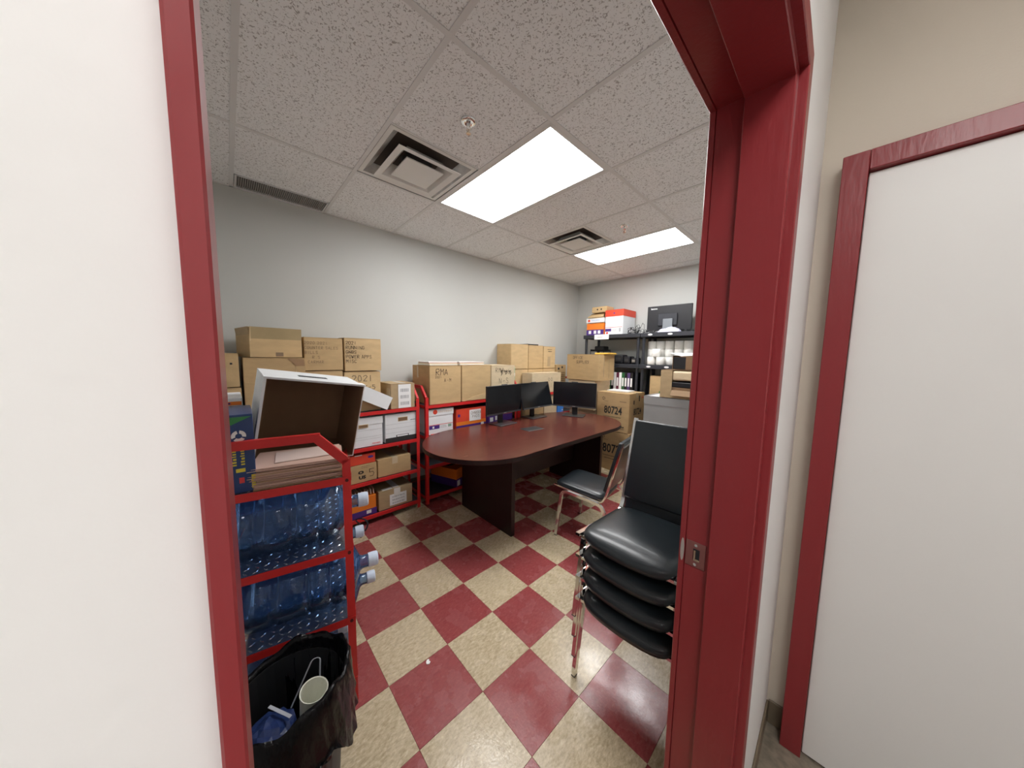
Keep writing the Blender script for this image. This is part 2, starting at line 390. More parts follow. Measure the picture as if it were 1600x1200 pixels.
def lidbox(label, x0, x1, y0, y1, z0, z1, base=WCARD, lid=WCARD, lh=.055, rz=0, group=None, name='file_box', hole=None, cat='box', tilt=0):
    sx, sy, sz = x1-x0-.008, y1-y0-.008, z1-z0-.003
    r = thing(name, label, cat, ((x0+x1)/2, (y0+y1)/2, z0+.001), rz, group)
    bm = new_bm(); box(bm, -sx/2+.004, sx/2-.004, -sy/2+.004, sy/2-.004, 0, sz-.004, bev=.003, seg=2); obj('body', bm, base, r)
    if lh:
        bm = new_bm(); t = .0035; zl = sz-lh
        for a in ((-sx/2, sx/2, -sy/2, -sy/2+t, zl, sz), (-sx/2, sx/2, sy/2-t, sy/2, zl, sz), (-sx/2, -sx/2+t, -sy/2+t, sy/2-t, zl, sz), (sx/2-t, sx/2, -sy/2+t, sy/2-t, zl, sz), (-sx/2, sx/2, -sy/2, sy/2, sz-t, sz)):
            box(bm, *a)
        o = obj('lid', bm, lid, r)
        if tilt: o.rotation_euler = (tilt, 0, 0)
    r_dims[r.name] = (sx-.008, sy-.008, sz)
    return r
def slot(parent, Fm, u, v, w, h, m=KDARK, rim=KEDGE):
    """a hand hole: recessed-looking rounded slot with the folded board edge"""
    poly = lambda a, b: [(u+a*math.cos(t)*(.9 if abs(math.cos(t)) > .5 else 1)*1.0, v+b*math.sin(t)) for t in [2*PI*k/16 for k in range(16)]]
    patch(parent, Fm, u-w/2-.004, u+w/2+.004, v-h/2-.004, v+h/2+.004, rim, 'hand_hole_rim', .0006)
    patch(parent, Fm, u-w/2, u+w/2, v-h/2, v+h/2, m, 'hand_hole', .0012)

# ------------------------------------------------------------------ room shell
Y0, YB, XR, H = -.45, 4.39, 2.965, 2.746
sbox('wall_left', WALL, -.12, 0, Y0-.12, YB+.12, 0, 3.0)
sbox('wall_back', WALL, 0, 3.3, YB, YB+.12, 0, 3.0)
sbox('wall_front', WALL, 0, XR, Y0-.12, Y0, 0, 3.0)
DY0, DY1, DZ = -.19, .735, 2.13
wr = new_bm(); box(wr, XR, 3.127, DY1+.03, YB, 0, 3.0); box(wr, XR, 3.127, DY0-.0045, DY1+.03, DZ+.05, 3.0); box(wr, XR, 3.127, Y0-.12, DY0-.0045, 0, 3.0)
struct('wall_right', wr, WALL)
# paint of the hallway side
hw = new_bm(); box(hw, 3.1275, 3.131, DY1+.052, 1.40, 0, 2.9); box(hw, 3.1275, 3.131, -3.2, DY0-.0044, 0, 2.9); box(hw, 3.1275, 3.131, DY0-.0044, DY1+.052, DZ+.052, 2.9)
box(hw, 3.0, 3.1275, -3.2, Y0-.12, 0, 2.9)
struct('wall_hall_side', hw, HALLW)
struct_end = new_bm(); box(struct_end, 3.131, 5.0, 1.40, 1.57, 0, 2.9); struct('wall_hall_end', struct_end, CREAM)
sbox('wall_hall_far', HALLW, 4.9, 5.0, -3.2, 1.40, 0, 2.9)
sbox('wall_hall_rear', HALLW, 3.131, 4.9, -3.3, -3.2, 0, 2.9)
sbox('ceiling_hall', HALLW, 3.131, 4.9, -3.2, 1.40, 2.8, 2.9)
sbox('baseboard_hall_side', BASEB, 3.131, 3.138, DY1+.055, 1.39, 0, .10, bev=.002)
sbox('baseboard_hall_end', BASEB, 3.138, 3.183, 1.391, 1.40, 0, .10, bev=.002)
# hallway floor of mottled tiles
hf = struct('floor_hall', (lambda b: (box(b, 2.966, 4.9, -3.2, 1.40, -.06, -.004), b)[1])(new_bm()), SUB)
tm = new_bm(); box(tm, .0006, .4566, .0006, .4566, -.004, .0, bev=.0006); tme = mesh('floor_tile', tm, HFLOOR)
for i in range(4):
    for j in range(10):
        if -3.15+.4572*j > 1.0: continue
        o = D.objects.new('floor_tile', tme); C.objects.link(o); o.parent = hf; o.location = (3.06+.4572*i, -3.125+.4572*j, 0)
# room floor, one object per tile
T = .3048; ox, oy = .7227, 1.1879
fl = struct('floor', (lambda b: (box(b, -.05, 3.058, Y0-.05, YB+.05, -.06, -.004), b)[1])(new_bm()), SUB)
cache = {}
for i in range(-3, 8):
    for j in range(-11, 7):
        xa, xb = max(ox+i*T, 0), min(ox+(i+1)*T, 2.966); ya, yb = max(oy-(j+1)*T, Y0), min(oy-j*T, YB)
        if xa > 2.6 and DY0 < (ya+yb)/2 < DY1: xb = min(ox+(i+1)*T, 3.058)
        if xb-xa < .01 or yb-ya < .01: continue
        red = (i+j) % 2 == 0; key = (round(xb-xa, 4), round(yb-ya, 4), red)
        if key not in cache:
            b = new_bm(); g = .0005; box(b, g, xb-xa-g, g, yb-ya-g, -.004, 0, bev=.0005); cache[key] = mesh('floor_tile', b, TRED if red else TBEI)
        o = D.objects.new('floor_tile', cache[key]); C.objects.link(o); o.parent = fl; o.location = (xa, ya, 0); 
for nm, a in (('baseboard_left', (0, .006, Y0, YB, 0, .10)), ('baseboard_back', (.006, XR, YB-.006, YB, 0, .10)), ('baseboard_right', (XR-.006, XR, DY1+.06, YB-.006, 0, .10)), ('baseboard_front', (.006, XR-.006, Y0, Y0+.006, 0, .10))):
    sbox(nm, BASEB, *a, bev=.002)
# ceiling
ce = struct('ceiling', (lambda b: (box(b, -.1, 3.14, Y0-.1, YB+.1, H+.05, H+.1), b)[1])(new_bm()), SUB)
X1, X2 = .8807, 2.0999; DD = [-.1023+.6096*k for k in range(-1, 8)]
rows = [max(DD[0], Y0)]+DD[1:]+[YB]; cols = [0, X1, X2, XR]
special = {(1, 1): 'diff', (1, 2): 'light', (1, 4): 'diff', (1, 5): 'light'}      # keyed on column, D index
tc = {}
def ctile(xa, xb, ya, yb):
    b = new_bm(); key = (round(xb-xa, 4), round(yb-ya, 4))
    if key not in tc:
        box(b, .004, xb-xa-.004, .004, yb-ya-.004, .002, .016, bev=.0015); tc[key] = mesh('ceiling_tile', b, CEIL)
    o = D.objects.new('ceiling_tile', tc[key]); C.objects.link(o); o.parent = ce; o.location = (xa, ya, H)
for ci in range(3):
    for ri in range(len(rows)-1):
        k = ri-1; xa, xb, ya, yb = cols[ci], cols[ci+1], rows[ri], rows[ri+1]; s = special.get((ci, k))
        if yb-ya < .02: continue
        if s == 'light': continue
        if s == 'diff': ctile(X1+.6096, xb, ya, yb); continue
        if ci == 0 and k == 0: ctile(.245, xb, ya, yb); continue
        ctile(xa, xb, ya, yb)
def tee(x0, x1, y0, y1):
    b = new_bm(); box(b, x0, x1, y0, y1, H-.0015, H+.0018); 
    if x1-x0 < y1-y0: box(b, (x0+x1)/2-.002, (x0+x1)/2+.002, y0, y1, H+.0018, H+.03)
    else: box(b, x0, x1, (y0+y1)/2-.002, (y0+y1)/2+.002, H+.0018, H+.03)
    obj('grid_runner', b, TEEG, ce)
for x in (X1, X2): tee(x-.012, x+.012, Y0, YB)
for y in rows[1:-1]:
    for a, b_ in zip(cols, cols[1:]): tee(a+(.0125 if a else 0), b_-(.0125 if b_ < XR else 0), y-.012, y+.012)
for k in (1, 4): tee(X1+.6096-.006, X1+.6096+.006, DD[k+1]+.0125, DD[k+2]-.0125)
tee(0, .02, Y0, YB); tee(XR-.02, XR, Y0, YB)
tee(.0205, XR-.0205, YB-.02, YB); tee(.0205, XR-.0205, Y0, Y0+.02)
# ceiling panel lights
for k, lb in ((2, 'large lit rectangular ceiling light nearer the door'), (5, 'lit rectangular ceiling light nearer the back wall')):
    t = thing('ceiling_light', lb, 'ceiling light', ((X1+X2)/2, (DD[k+1]+DD[k+2])/2, H-.001), group='ceiling lights')
    b = new_bm(); a, c = .5965, .2918
    for q in ((-a, a, -c, -c+.022, 0, .03), (-a, a, c-.022, c, 0, .03), (-a, -a+.022, -c+.022, c-.022, 0, .03), (a-.022, a, -c+.022, c-.022, 0, .03)): box(b, *q)
    box(b, -a, a, -c, c, .03, .05); obj('frame', b, TEEG, t)
    b = new_bm(); box(b, -a+.0225, a-.0225, -c+.0225, c-.0225, .006, .012); obj('diffuser', b, PANEL, t)
# air diffusers: plate, two stepped cones and a centre plate
def ring(b, o, i, zo, zi, th=.002):
    """square funnel from half-width o at zo to half-width i at zi"""
    for a in range(4):
        R = Matrix.Rotation(a*PI/2, 4, 'Z')
        v = [b.verts.new(R @ Vector(p)) for p in ((-o,-o,zo),(o,-o,zo),(i,-i,zi),(-i,-i,zi),(-o,-o,zo+th),(o,-o,zo+th),(i,-i,zi+th),(-i,-i,zi+th))]
        for f in ((0,1,2,3),(7,6,5,4),(0,4,5,1),(3,2,6,7),(1,5,6,2),(0,3,7,4)): b.faces.new([v[q] for q in f])
for k, lb in ((1, 'square stepped air diffuser beside the nearer ceiling light'), (4, 'square stepped air diffuser beside the farther ceiling light')):
    t = thing('air_diffuser', lb, 'air vent', (X1+.3048, (DD[k+1]+DD[k+2])/2, H-.001), group='air diffusers')
    b = new_bm(); ring(b, .288, .262, .004, .004, .002); obj('face_plate', b, DIFF, t); b = new_bm(); ring(b, .262, .19, .004, .070); obj('inner_slope', b, mat('dusty_diffuser_paint', (.55,.56,.55), .6, noise=(7,.4)), t)
    b = new_bm(); ring(b, .212, .172, -.026, -.020, .002); ring(b, .172, .120, -.020, .045); obj('outer_cone', b, DIFF, t)
    b = new_bm(); box(b, -.128, .128, -.128, .128, -.026, -.022, bev=.0015); ring(b, .128, .06, -.022, .012); obj('centre_plate', b, DIFF, t)
    b = new_bm(); lathe(b, [(.10, .0), (.10, .10)], 24, cap0=False, cap1=False); lathe(b, [(.098, .10), (.098, .0)], 24, cap0=False, cap1=False); obj('duct_collar', b, DGREY, t)
    b = new_bm(); box(b, -.25, .25, -.25, .25, .10, .102); obj('duct_backing', b, DARK, t)
# sprinkler heads
def sprinkler(x, y, lb):
    t = thing('sprinkler_head', lb, 'sprinkler', (x, y, H), group='sprinklers')
    b = new_bm(); lathe(b, [(.042, .001), (.042, -.002), (.036, -.007), (.022, -.009), (.014, -.004)], 20, cap0=True, cap1=True); obj('escutcheon', b, CHROME, t, smooth=True)
    b = new_bm(); cyl(b, (0,0,-.005), (0,0,-.030), .010); obj('body', b, CHROME, t)
    b = new_bm()
    for s in (-1, 1): tube(b, [(s*.009,0,-.028), (s*.013,0,-.04), (s*.003,0,-.055)], .0025)
    cyl(b, (0,0,-.052), (0,0,-.058), .005); cyl(b, (0,0,-.030), (0,0,-.052), .0022, 8)
    for j in range(8):
        a = j*PI/4; bar(b, (0,0,-.0585), (math.cos(a)*.014, math.sin(a)*.014, -.060), .005, .0015, (-math.sin(a), math.cos(a), 0))
    obj('deflector', b, BRASS, t)
sprinkler(1.787, .812, 'chrome sprinkler head near the closer ceiling light')
sprinkler(1.748, 2.613, 'small chrome sprinkler head in front of the farther ceiling light')
# return air grille strip along the left wall
t = thing('return_air_grille', 'long narrow grey air grille in the ceiling against the left wall', 'air vent', (.13, .2025, H), 0)
b = new_bm(); 
for q in ((-.108,-.098,-.29,.29,0,.012), (.098,.108,-.29,.29,0,.012), (-.098,.098,-.29,-.28,0,.012), (-.098,.098,.28,.29,0,.012)): box(b, *q)
obj('frame', b, TEEG, t)
b = new_bm()
for k in range(46): box(b, -.098, .098, -.279+.01215*k, -.279+.01215*k+.005, .001, .012)
s_ = obj('louvre', b, GRILL, t); s_['kind'] = 'stuff'
b = new_bm(); box(b, -.1, .1, -.29, .29, .014, .016); obj('backing', b, mat('grille_back', (.16,.15,.145), .8), t)

# door frame (double rabbet steel frame): hall face, stop, strike rabbet
dr = struct('door_1')
def frame_piece(poly_xd, kind):
    """profile in (x, d): d is the distance into the opening; built for right jamb, left jamb or header"""
    b = new_bm(); n = len(poly_xd); ends = []
    for e in (0, 1):
        vsx = []
        for x, d in poly_xd:
            if kind == 'R': c = (x, DY1-d, (0, DZ-d)[e])
            elif kind == 'L': c = (x, DY0+d*.06, (0, DZ-d)[e])
            else: c = (x, (DY0+d*.06, DY1-d)[e], DZ-d)
            vsx.append(b.verts.new(c))
        ends.append(vsx)
    for j in range(n): b.faces.new((ends[0][j], ends[0][(j+1)%n], ends[1][(j+1)%n], ends[1][j]))
    b.faces.new(list(reversed(ends[0]))); b.faces.new(ends[1])
    return b
def prof(face): return [(2.955, -face), (2.955, -.002), (2.957, 0), (2.969, 0), (2.9705, -.004), (2.972, 0), (3.0285, 0), (3.0300, .014), (3.032, .016), (3.118, .016), (3.120, .014), (3.1215, 0), (3.136, 0), (3.138, -.002), (3.138, -face), (3.132, -face), (3.130, -.012 if face > .02 else -face), (2.963, -.012 if face > .02 else -face), (2.960, -face)]
def jamb(b, nm):
    o = obj(nm, b, FRED, dr); return o
jamb(frame_piece(prof(.05), 'R'), 'jamb'); jamb(frame_piece(prof(.05), 'H'), 'header')
# left jamb: plain reveal, thin returned edges
b = new_bm(); box(b, 2.955, 3.138, DY0-.0042, DY0+.0004, 0, DZ+.045, bev=.0006)
jamb(b, 'jamb')
for sx_, nm in ((0, 'h'),):
    b = new_bm(); box(b, 2.956, 2.9645, DY0-.05, DY0-.0045, 0, DZ+.045); jamb(b, 'casing')
# strike plate on the right jamb
b = new_bm(); box(b, 2.973, 3.022, DY1-.0025, DY1-.0002, .935, 1.008, bev=.001)
sp = obj('strike_plate', b, mat('strike_metal', (.36,.16,.15), .3, metal=.8), dr)
b = new_bm(); box(b, 2.992, 3.008, DY1-.0032, DY1-.0026, .955, .988); obj('latch_hole', b, DARK, sp)
b = new_bm(); box(b, 2.994, 2.999, DY1-.006, DY1-.0033, .958, .985, bev=.001); box(b, 2.994, 3.009, DY1-.0055, DY1-.0033, .955, .961); obj('latch_lip', b, BRASS, sp)
for z in (.944, .999):
    b = new_bm(); cyl(b, (2.998, DY1-.0026, z), (2.998, DY1-.0042, z), .004, 10); obj('screw', b, CHROME, sp)
b = new_bm(); lathe(b, [(.020, 0), (.020, .0006)], 16, Matrix.Translation((2.964, DY1-.0003, .972)) @ Matrix.Rotation(PI/2, 4, 'X') @ Matrix.Diagonal((.25, 1.7, 1, 1))); obj('worn_patch', b, mat('bare_metal', (.4,.36,.33), .4), dr)
# second red door frame at the end of the hallway, with a white door
d2 = struct('door_2')
b = new_bm(); box(b, 3.184, 3.244, 1.33, 1.3995, 0, 2.18, bev=.002); obj('jamb', b, FRED, d2)
b = new_bm(); box(b, 4.16, 4.22, 1.33, 1.3995, 0, 2.18, bev=.002); obj('jamb', b, FRED, d2)
b = new_bm(); box(b, 3.2445, 4.1595, 1.33, 1.3995, 2.12, 2.18, bev=.002); obj('header', b, FRED, d2)
b = new_bm(); box(b, 3.246, 4.158, 1.355, 1.398, .008, 2.117, bev=.002); lf = obj('door_leaf', b, DOORW, d2)
b = new_bm(); cyl(b, (4.09, 1.354, 1.0), (4.09, 1.30, 1.0), .012); cyl(b, (4.09, 1.305, 1.0), (3.97, 1.305, 1.0), .009); cyl(b, (4.09,1.3545,1.0), (4.09,1.347,1.0), .028); obj('door_handle', b, CHROME, lf)
# hallway ceiling light
t = thing('ceiling_light', 'lit square panel in the hallway ceiling behind the camera', 'ceiling light', (3.80, -.45, 2.8))
b = new_bm(); box(b, -.30, .30, -.61, .61, -.012, -.002); obj('diffuser', b, HPANEL, t)
b = new_bm()
for q in ((-.32,-.301,-.63,.63,-.016,-.001), (.301,.32,-.63,.63,-.016,-.001), (-.301,.301,-.63,-.611,-.016,-.001), (-.301,.301,.611,.63,-.016,-.001)): box(b, *q)
obj('frame', b, TEEG, t)

# ------------------------------------------------------------------ conference table
tb = thing('conference_table', 'long dark mahogany racetrack conference table with black monitors on it', 'table', (1.10, 2.15, 0))
R_, Ls = .53, .69
poly = [(R_*math.cos(a), Ls+R_*math.sin(a)) for a in [PI*k/28 for k in range(29)]]+[(R_*math.cos(a), -Ls+R_*math.sin(a)) for a in [PI+PI*k/28 for k in range(29)]]
b = new_bm(); prism(b, poly, .7125, .7495); es = [e for e in b.edges if abs(e.verts[0].co.z-e.verts[1].co.z) < 1e-5 and e.verts[0].co.z > .74]
bmesh.ops.bevel(b, geom=es, offset=.002, segments=1, affect='EDGES'); obj('tabletop', b, WOOD, tb)
b = new_bm(); prism(b, [(x*1.0025, y*1.0012) for x, y in poly], .7145, .7470)
obj('edge_band', b, WOODD, tb)
for y in (-.66, .70):
    b = new_bm(); box(b, -.36, .37, y-.02, y+.02, .001, .7123, bev=.001); obj('panel_leg', b, WOODD, tb)
b = new_bm(); box(b, -.012, .012, -.638, .678, .28, .7123); obj('modesty_panel', b, WOODD, tb)
b = new_bm(); M = Matrix.Translation((-.02, -.03, 0)) @ Matrix.Rotation(-.10, 4, 'Z')
box(b, -.075, .075, -.11, .11, .7496, .7515, M, bev=.001); g = obj('cable_grommet', b, DGREY, tb)
b = new_bm(); box(b, .060, .066, -.105, .105, .7516, .7535, M); obj('grommet_trim', b, SILV, g)

# ------------------------------------------------------------------ monitors on the table
def monitor(label, x, y, face, tilt=0, z=.75, lift=.12, brand=None):
    """face = direction (deg from +x) the screen looks"""
    t = thing('computer_monitor', label, 'monitor', (x, y, z), math.radians(face), 'monitors on the conference table')
    Mt = Matrix.Translation((.02, 0, lift+.15)) @ Matrix.Rotation(-tilt, 4, 'Y') @ Matrix.Translation((0, 0, -.15))
    b = new_bm(); box(b, -.012, .012, -.277, .277, 0, .318, Mt, bev=.003); box(b, -.032, -.0122, -.19, .19, .04, .25, Mt, bev=.008); p = obj('housing', b, BLKP, t)
    b = new_bm(); box(b, .0121, .0132, -.272, .272, .018, .314, Mt); obj('screen', b, SCREEN, t)
    b = new_bm(); box(b, .0122, .0142, -.277, .277, -.001, .0165, Mt); obj('bottom_bezel', b, DGREY, t)
    b = new_bm(); box(b, .0143, .0148, -.02, .02, .005, .012, Mt); obj('emblem', b, SILV, t)
    b = new_bm(); box(b, -.012, .008, -.04, .04, .3185, .326, Mt, bev=.002); obj('webcam', b, BLKP, t)
    b = new_bm(); box(b, -.055, -.030, -.035, .035, .009, lift+.16, bev=.004); box(b, -.0299, -.008, -.03, .03, lift+.09, lift+.15); obj('stand_neck', b, BLKP, t)
    b = new_bm(); box(b, -.10, .10, -.135, .135, .001, .009, bev=.003); obj('stand_base', b, DGREY, t)
    return t
monitor('black monitor nearest the round near end of the table', .695, 2.045, 5, 0)
monitor('black monitor tilted back, half behind the nearest monitor', .665, 2.60, 2, .28)
monitor('black monitor alone at the far end of the table', .925, 3.075, -66, .03, lift=.115)
# papers/plastic wrap in front of the first stand
# ------------------------------------------------------------------ chairs
def chair_parts(root):
    a = .205
    for s in (-1, 1):
        b = new_bm(); x = s*a
        sweep(b, fillet([(x,.005,.432), (x,.30,.405), (x,.425,.395), (x,.452,.45), (x,.565,.885)], .06), .020, .012); obj('side_rail', b, CHROME, root)
        b = new_bm(); x = s*(a+.013)
        sweep(b, fillet([(x+s*.012,.045,.004), (x,.085,.405), (x,.43,.378), (x+s*.012,.56,.004)], .055), .018, .024, rnd=False); obj('leg_frame', b, CHROME, root)
        for yy in (.045, .56):
            b = new_bm(); box(b, x+s*.012-.010, x+s*.012+.010, yy-.013, yy+.013, .0005, .008, bev=.002); obj('foot_cap', b, DGREY, root)
    for yy, zz in ((.03,.42), (.36,.396), (.558,.855)):
        b = new_bm(); bar(b, (-a+.01,yy,zz), (a-.01,yy,zz), .02, .012, (0,1,0)); obj('cross_bar', b, CHROME, root)
    # seat pad: crowned cushion with a drooping front edge
    b = new_bm(); nx, ny = 14, 14; g = {}
    for i in range(nx+1):
        for j in range(ny+1):
            u = math.sin((i/nx-.5)*PI); v = math.sin((j/ny-.5)*PI); mm = max(abs(u), abs(v)); kk = mm/((abs(u)**7+abs(v)**7)**(1/7)) if mm > 1e-6 else 1; x = u*.200*kk; y = .212+v*.214*kk
            e = max(0, 1-mm**10)**.5; droop = -.010*max(0, -v-.3)**2
            zb = .437-.028*(v+1)/2; sag = -.012*(1-u*u)*max(0, (-v-.6)/.4)
            g[i,j,1] = b.verts.new((x, y - (.012*(1-u*u) if j == 0 else 0), zb+.004+.028*e+.005*(1-u*u)+droop+sag)); g[i,j,0] = b.verts.new((x*.97, y*.985+.003-(.012*(1-u*u) if j == 0 else 0), zb-.010+sag+droop-.004*(1-u*u)))
    for i in range(nx):
        for j in range(ny):
            b.faces.new((g[i,j,1], g[i+1,j,1], g[i+1,j+1,1], g[i,j+1,1])); b.faces.new((g[i,j,0], g[i,j+1,0], g[i+1,j+1,0], g[i+1,j,0]))
    for i in range(nx):
        b.faces.new((g[i,0,0], g[i+1,0,0], g[i+1,0,1], g[i,0,1])); b.faces.new((g[i,ny,1], g[i+1,ny,1], g[i+1,ny,0], g[i,ny,0]))
        b.faces.new((g[0,i,0], g[0,i,1], g[0,i+1,1], g[0,i+1,0])); b.faces.new((g[nx,i,1], g[nx,i,0], g[nx,i+1,0], g[nx,i+1,1]))
    obj('seat', b, VINYL, root, smooth=True)
    b = new_bm(); M = Matrix.Translation((0, .452, .47)) @ Matrix.Rotation(-.254, 4, 'X')
    box(b, -.194, .194, -.034, .002, 0, .42, M, bev=.012, seg=4); o = obj('backrest', b, VINYL, root, smooth=True)
def make_chair(label, x, y, rz, z=0, group=None):
    t = thing('stacking_chair', label, 'chair', (x, y, z), rz, group); chair_parts(t); return t
c1 = make_chair('single chrome framed chair with black vinyl seat pulled up to the table', 1.615, 2.00, math.radians(-81))
lbs = ['bottom chair of the stack by the door, its feet on the floor', 'second chair from the bottom of the black chair stack', 'third chair from the bottom of the black chair stack', 'topmost chair of the black vinyl chair stack by the door']
for k in range(4):
    c = copy_tree(c1); c['label'] = lbs[k]; c['group'] = 'stacked black chairs'
    c.location = (2.713-.006*k, .905+.004*k, .0+.097*k); c.rotation_euler = (0, 0, math.radians(1.5))

# ------------------------------------------------------------------ red steel racks
def rack(label, loc, rz, L, Dp, deck, levels=(.08, .395, .70, 1.01), treads=False):
    """front at local y=0 looking to -y, length along +x, depth to +y"""
    t = thing('steel_rack', label, 'shelving rack', loc, rz)
    th = .003; W = .030
    for ex, s in ((0, 1), (L, -1)):
        b = new_bm(); a = sorted((ex, ex+s*W)); box(b, a[0], a[1], 0, th, 0, 1.09); a = sorted((ex, ex+s*th)); box(b, a[0], a[1], th, W, 0, 1.085); obj('front_post', b, RACKR, t)
        b = new_bm(); a = sorted((ex, ex+s*W)); box(b, a[0], a[1], Dp-th, Dp, 0, 1.20); a = sorted((ex, ex+s*th)); box(b, a[0], a[1], Dp-W, Dp-th, 0, 1.20); obj('rear_post', b, RACKR, t)
        b = new_bm(); m_ = ex+s*.0015
        sweep(b, [(m_, .015, 1.075), (m_, .115, 1.185), (m_, Dp-.01, 1.185)], th, W); box(b, ex if s > 0 else ex-.02, ex+.02 if s > 0 else ex, .10, Dp-.01, 1.199, 1.202)
        sweep(b, [(ex+s*.01, .008, 1.092), (ex+s*.01, .108, 1.202)], .02, .003)
        obj('sloped_top_rail', b, RACKR, t)
        for z in levels:
            b = new_bm(); a = sorted((ex-s*.0002, ex-s*th)); box(b, a[0], a[1], W*.0, Dp, z-.030, z); er = obj('end_rail', b, RACKR, t)
            b = new_bm(); cyl(b, (ex-s*.0031, .015, z-.014), (ex-s*.0075, .015, z-.014), .0065, 10); obj('bolt', b, BOLT, er)
    for z in levels:
        b = new_bm(); box(b, W+.001, L-W-.001, -.0032, -.0002, z-.030, z+.001); box(b, W+.001, L-W-.001, -.0002, .012, z-.003, z-.0005); obj('front_rail', b, RACKR, t)
        b = new_bm(); box(b, W, L-W, Dp-th, Dp, z-.030, z); obj('rear_rail', b, RACKR, t)
        b = new_bm(); box(b, .0035, L-.0035, .0125, Dp-.004, z-.012, z-.002); sh = obj('shelf_deck', b, deck, t)
        if treads:
            b = new_bm(); i = 0; x = .02
            while x < .62:
                y = .02; j = 0
                while y < Dp-.03:
                    M = Matrix.Translation((x, y, z-.002)) @ Matrix.Rotation(PI/4 if (i+j) % 2 else -PI/4, 4, 'Z')
                    v = [b.verts.new(M @ Vector(p)) for p in ((-.011,0,0),(0,-.0032,0),(.011,0,0),(0,.0032,0),(-.005,0,.0018),(.005,0,.0018))]
                    for f in ((0,1,4),(1,2,5),(1,5,4),(2,3,5),(3,0,4),(3,4,5)): b.faces.new([v[q] for q in f])
                    y += .030; j += 1
                x += .030; i += 1
            o = obj('tread_lugs', b, TREAD, sh); o['kind'] = 'stuff'
    return t
rz1 = math.radians(168.2)
rack('red steel bottle rack nearest the door with diamond plate shelves', (1.905, .155, 0), rz1, .95, .42, TREAD, (.115, .40, .705, 1.015), True)
rack('red steel rack of file boxes along the left wall, behind the bottle rack', (.50, -.43, 0), PI/2, 1.57, .44, DECK)
rack('middle red steel rack along the left wall, behind the near table end', (.505, 1.205, 0), PI/2, 1.235, .44, DECK)
rack('farthest red steel rack along the left wall, behind the tilted monitor', (.505, 2.48, 0), PI/2, 1.22, .44, DECK)
ordn0 = ['first', 'second', 'third', 'fourth', 'fifth', 'sixth', 'seventh', 'eighth', 'ninth']
R1 = Matrix.Translation((1.905, .155, 0)) @ Matrix.Rotation(rz1, 4, 'Z')
def on1(x, y, z): return R1 @ Vector((x, y, z))

# ------------------------------------------------------------------ water bottles lying on the rack
def bottle(label, lx, z, group='water bottles on the rack', roll=0.0, pull=0.0):
    p = on1(lx, .415-pull, z+.1355)
    t = thing('water_bottle', label, 'water bottle', p, 0, group)
    t.rotation_euler = (Matrix.Rotation(rz1, 4, 'Z') @ Matrix.Rotation(PI/2, 4, 'X')).to_euler()      # bottle axis towards the rack's front
    pr = [(.02,.012),(.10,.006),(.122,.004),(.132,.02),(.1345,.04),(.1345,.085),(.130,.090),(.126,.096),(.130,.102),(.1345,.108),(.1345,.20),(.130,.205),(.126,.211),(.130,.217),(.1345,.224),(.1345,.285),(.130,.290),(.126,.296),(.130,.302),(.1345,.308),(.134,.335),(.126,.358),(.10,.385),(.06,.402),(.034,.412),(.028,.424),(.028,.455)]
    b = new_bm(); lathe(b, pr, 40, cap0=True, cap1=False)
    obj('bottle_body', b, BOTTLE, t, smooth=True)
    b = new_bm(); lathe(b, [(.031,.448),(.032,.470),(.031,.486),(.026,.490)], 24, cap0=True, cap1=True); obj('cap', b, CAP, t, smooth=False)
    return t
nm = ['the outermost', 'the middle', 'the innermost']; lv = [(.705, 'upper'), (.40, 'middle'), (.115, 'bottom')]
for k, lx, z, pull, ln in ((0,.150,.705,0,'upper'),(1,.430,.705,-.075,'upper'),(0,.150,.40,.035,'middle'),(1,.430,.40,.0,'middle'),(2,.710,.40,-.08,'middle'),(0,.150,.115,-.10,'bottom'),(1,.430,.115,.05,'bottom')):
    bottle('blue plastic water bottle lying %s on the rack\'s %s bottle shelf' % (['nearest the door', 'second from the door', 'farthest from the door'][k], ln), lx, z-.0015, pull=pull)
b = new_bm(); pts = [(1.49+.05*math.cos(a), .31+.02*math.sin(a*2), .55+.05*math.sin(a)) for a in [2*PI*k/20 for k in range(17)]]
tube(b, pts, .004); tag(obj('cable_loop', b, BLKP), 'black cable loop hanging by the caps of the middle bottle shelf', 'cable')

# top shelf of the bottle rack
b = new_bm(); 
Z1 = 1.0145
def on1box(name, label, cat, lx, ly, sx, sy, sz, m, rz=0, group=None, z=Z1, rx=0):
    t = thing(name, label, cat, on1(lx, ly, z), rz1+PI+rz, group, rx); bm = new_bm(); box(bm, -sx/2, sx/2, -sy/2, sy/2, 0, sz, bev=.002); obj('body', bm, m, t); r_dims[t.name] = (sx, sy, sz); return t
# navy carton standing upright at the left
nb = thing('navy_carton', 'narrow navy blue carton with a green triangle on the bottle rack', 'box', (1.700, -.190, Z1), -.02)
r_dims[nb.name] = (.24, .116, .28)
bm = new_bm(); box(bm, -.12, .12, -.058, .058, 0, .28, bev=.002); obj('body', bm, NAVY, nb)
Fn = F(nb, '+x', .0006)
patch(nb, Fn, 0, 0, 0, 0, GREEN, 'green_triangle', poly=[(-.055,.272),(.055,.272),(.0,.245)])
bm = new_bm(); G = Fn
for k in range(3):
    a0 = PI/2+2*PI*k/3
    pts = [G @ Vector((.018+.020*math.cos(a0+s), .205+.020*math.sin(a0+s), .0009)) for s in [(.25+1.7*q/7) for q in range(8)]]+[G @ Vector((.018+.009*math.cos(a0+s), .205+.009*math.sin(a0+s), .0009)) for s in [(1.95-1.7*q/7) for q in range(8)]]
    bm.faces.new([bm.verts.new(p) for p in pts])
obj('round_emblem', bm, LABEL, nb)
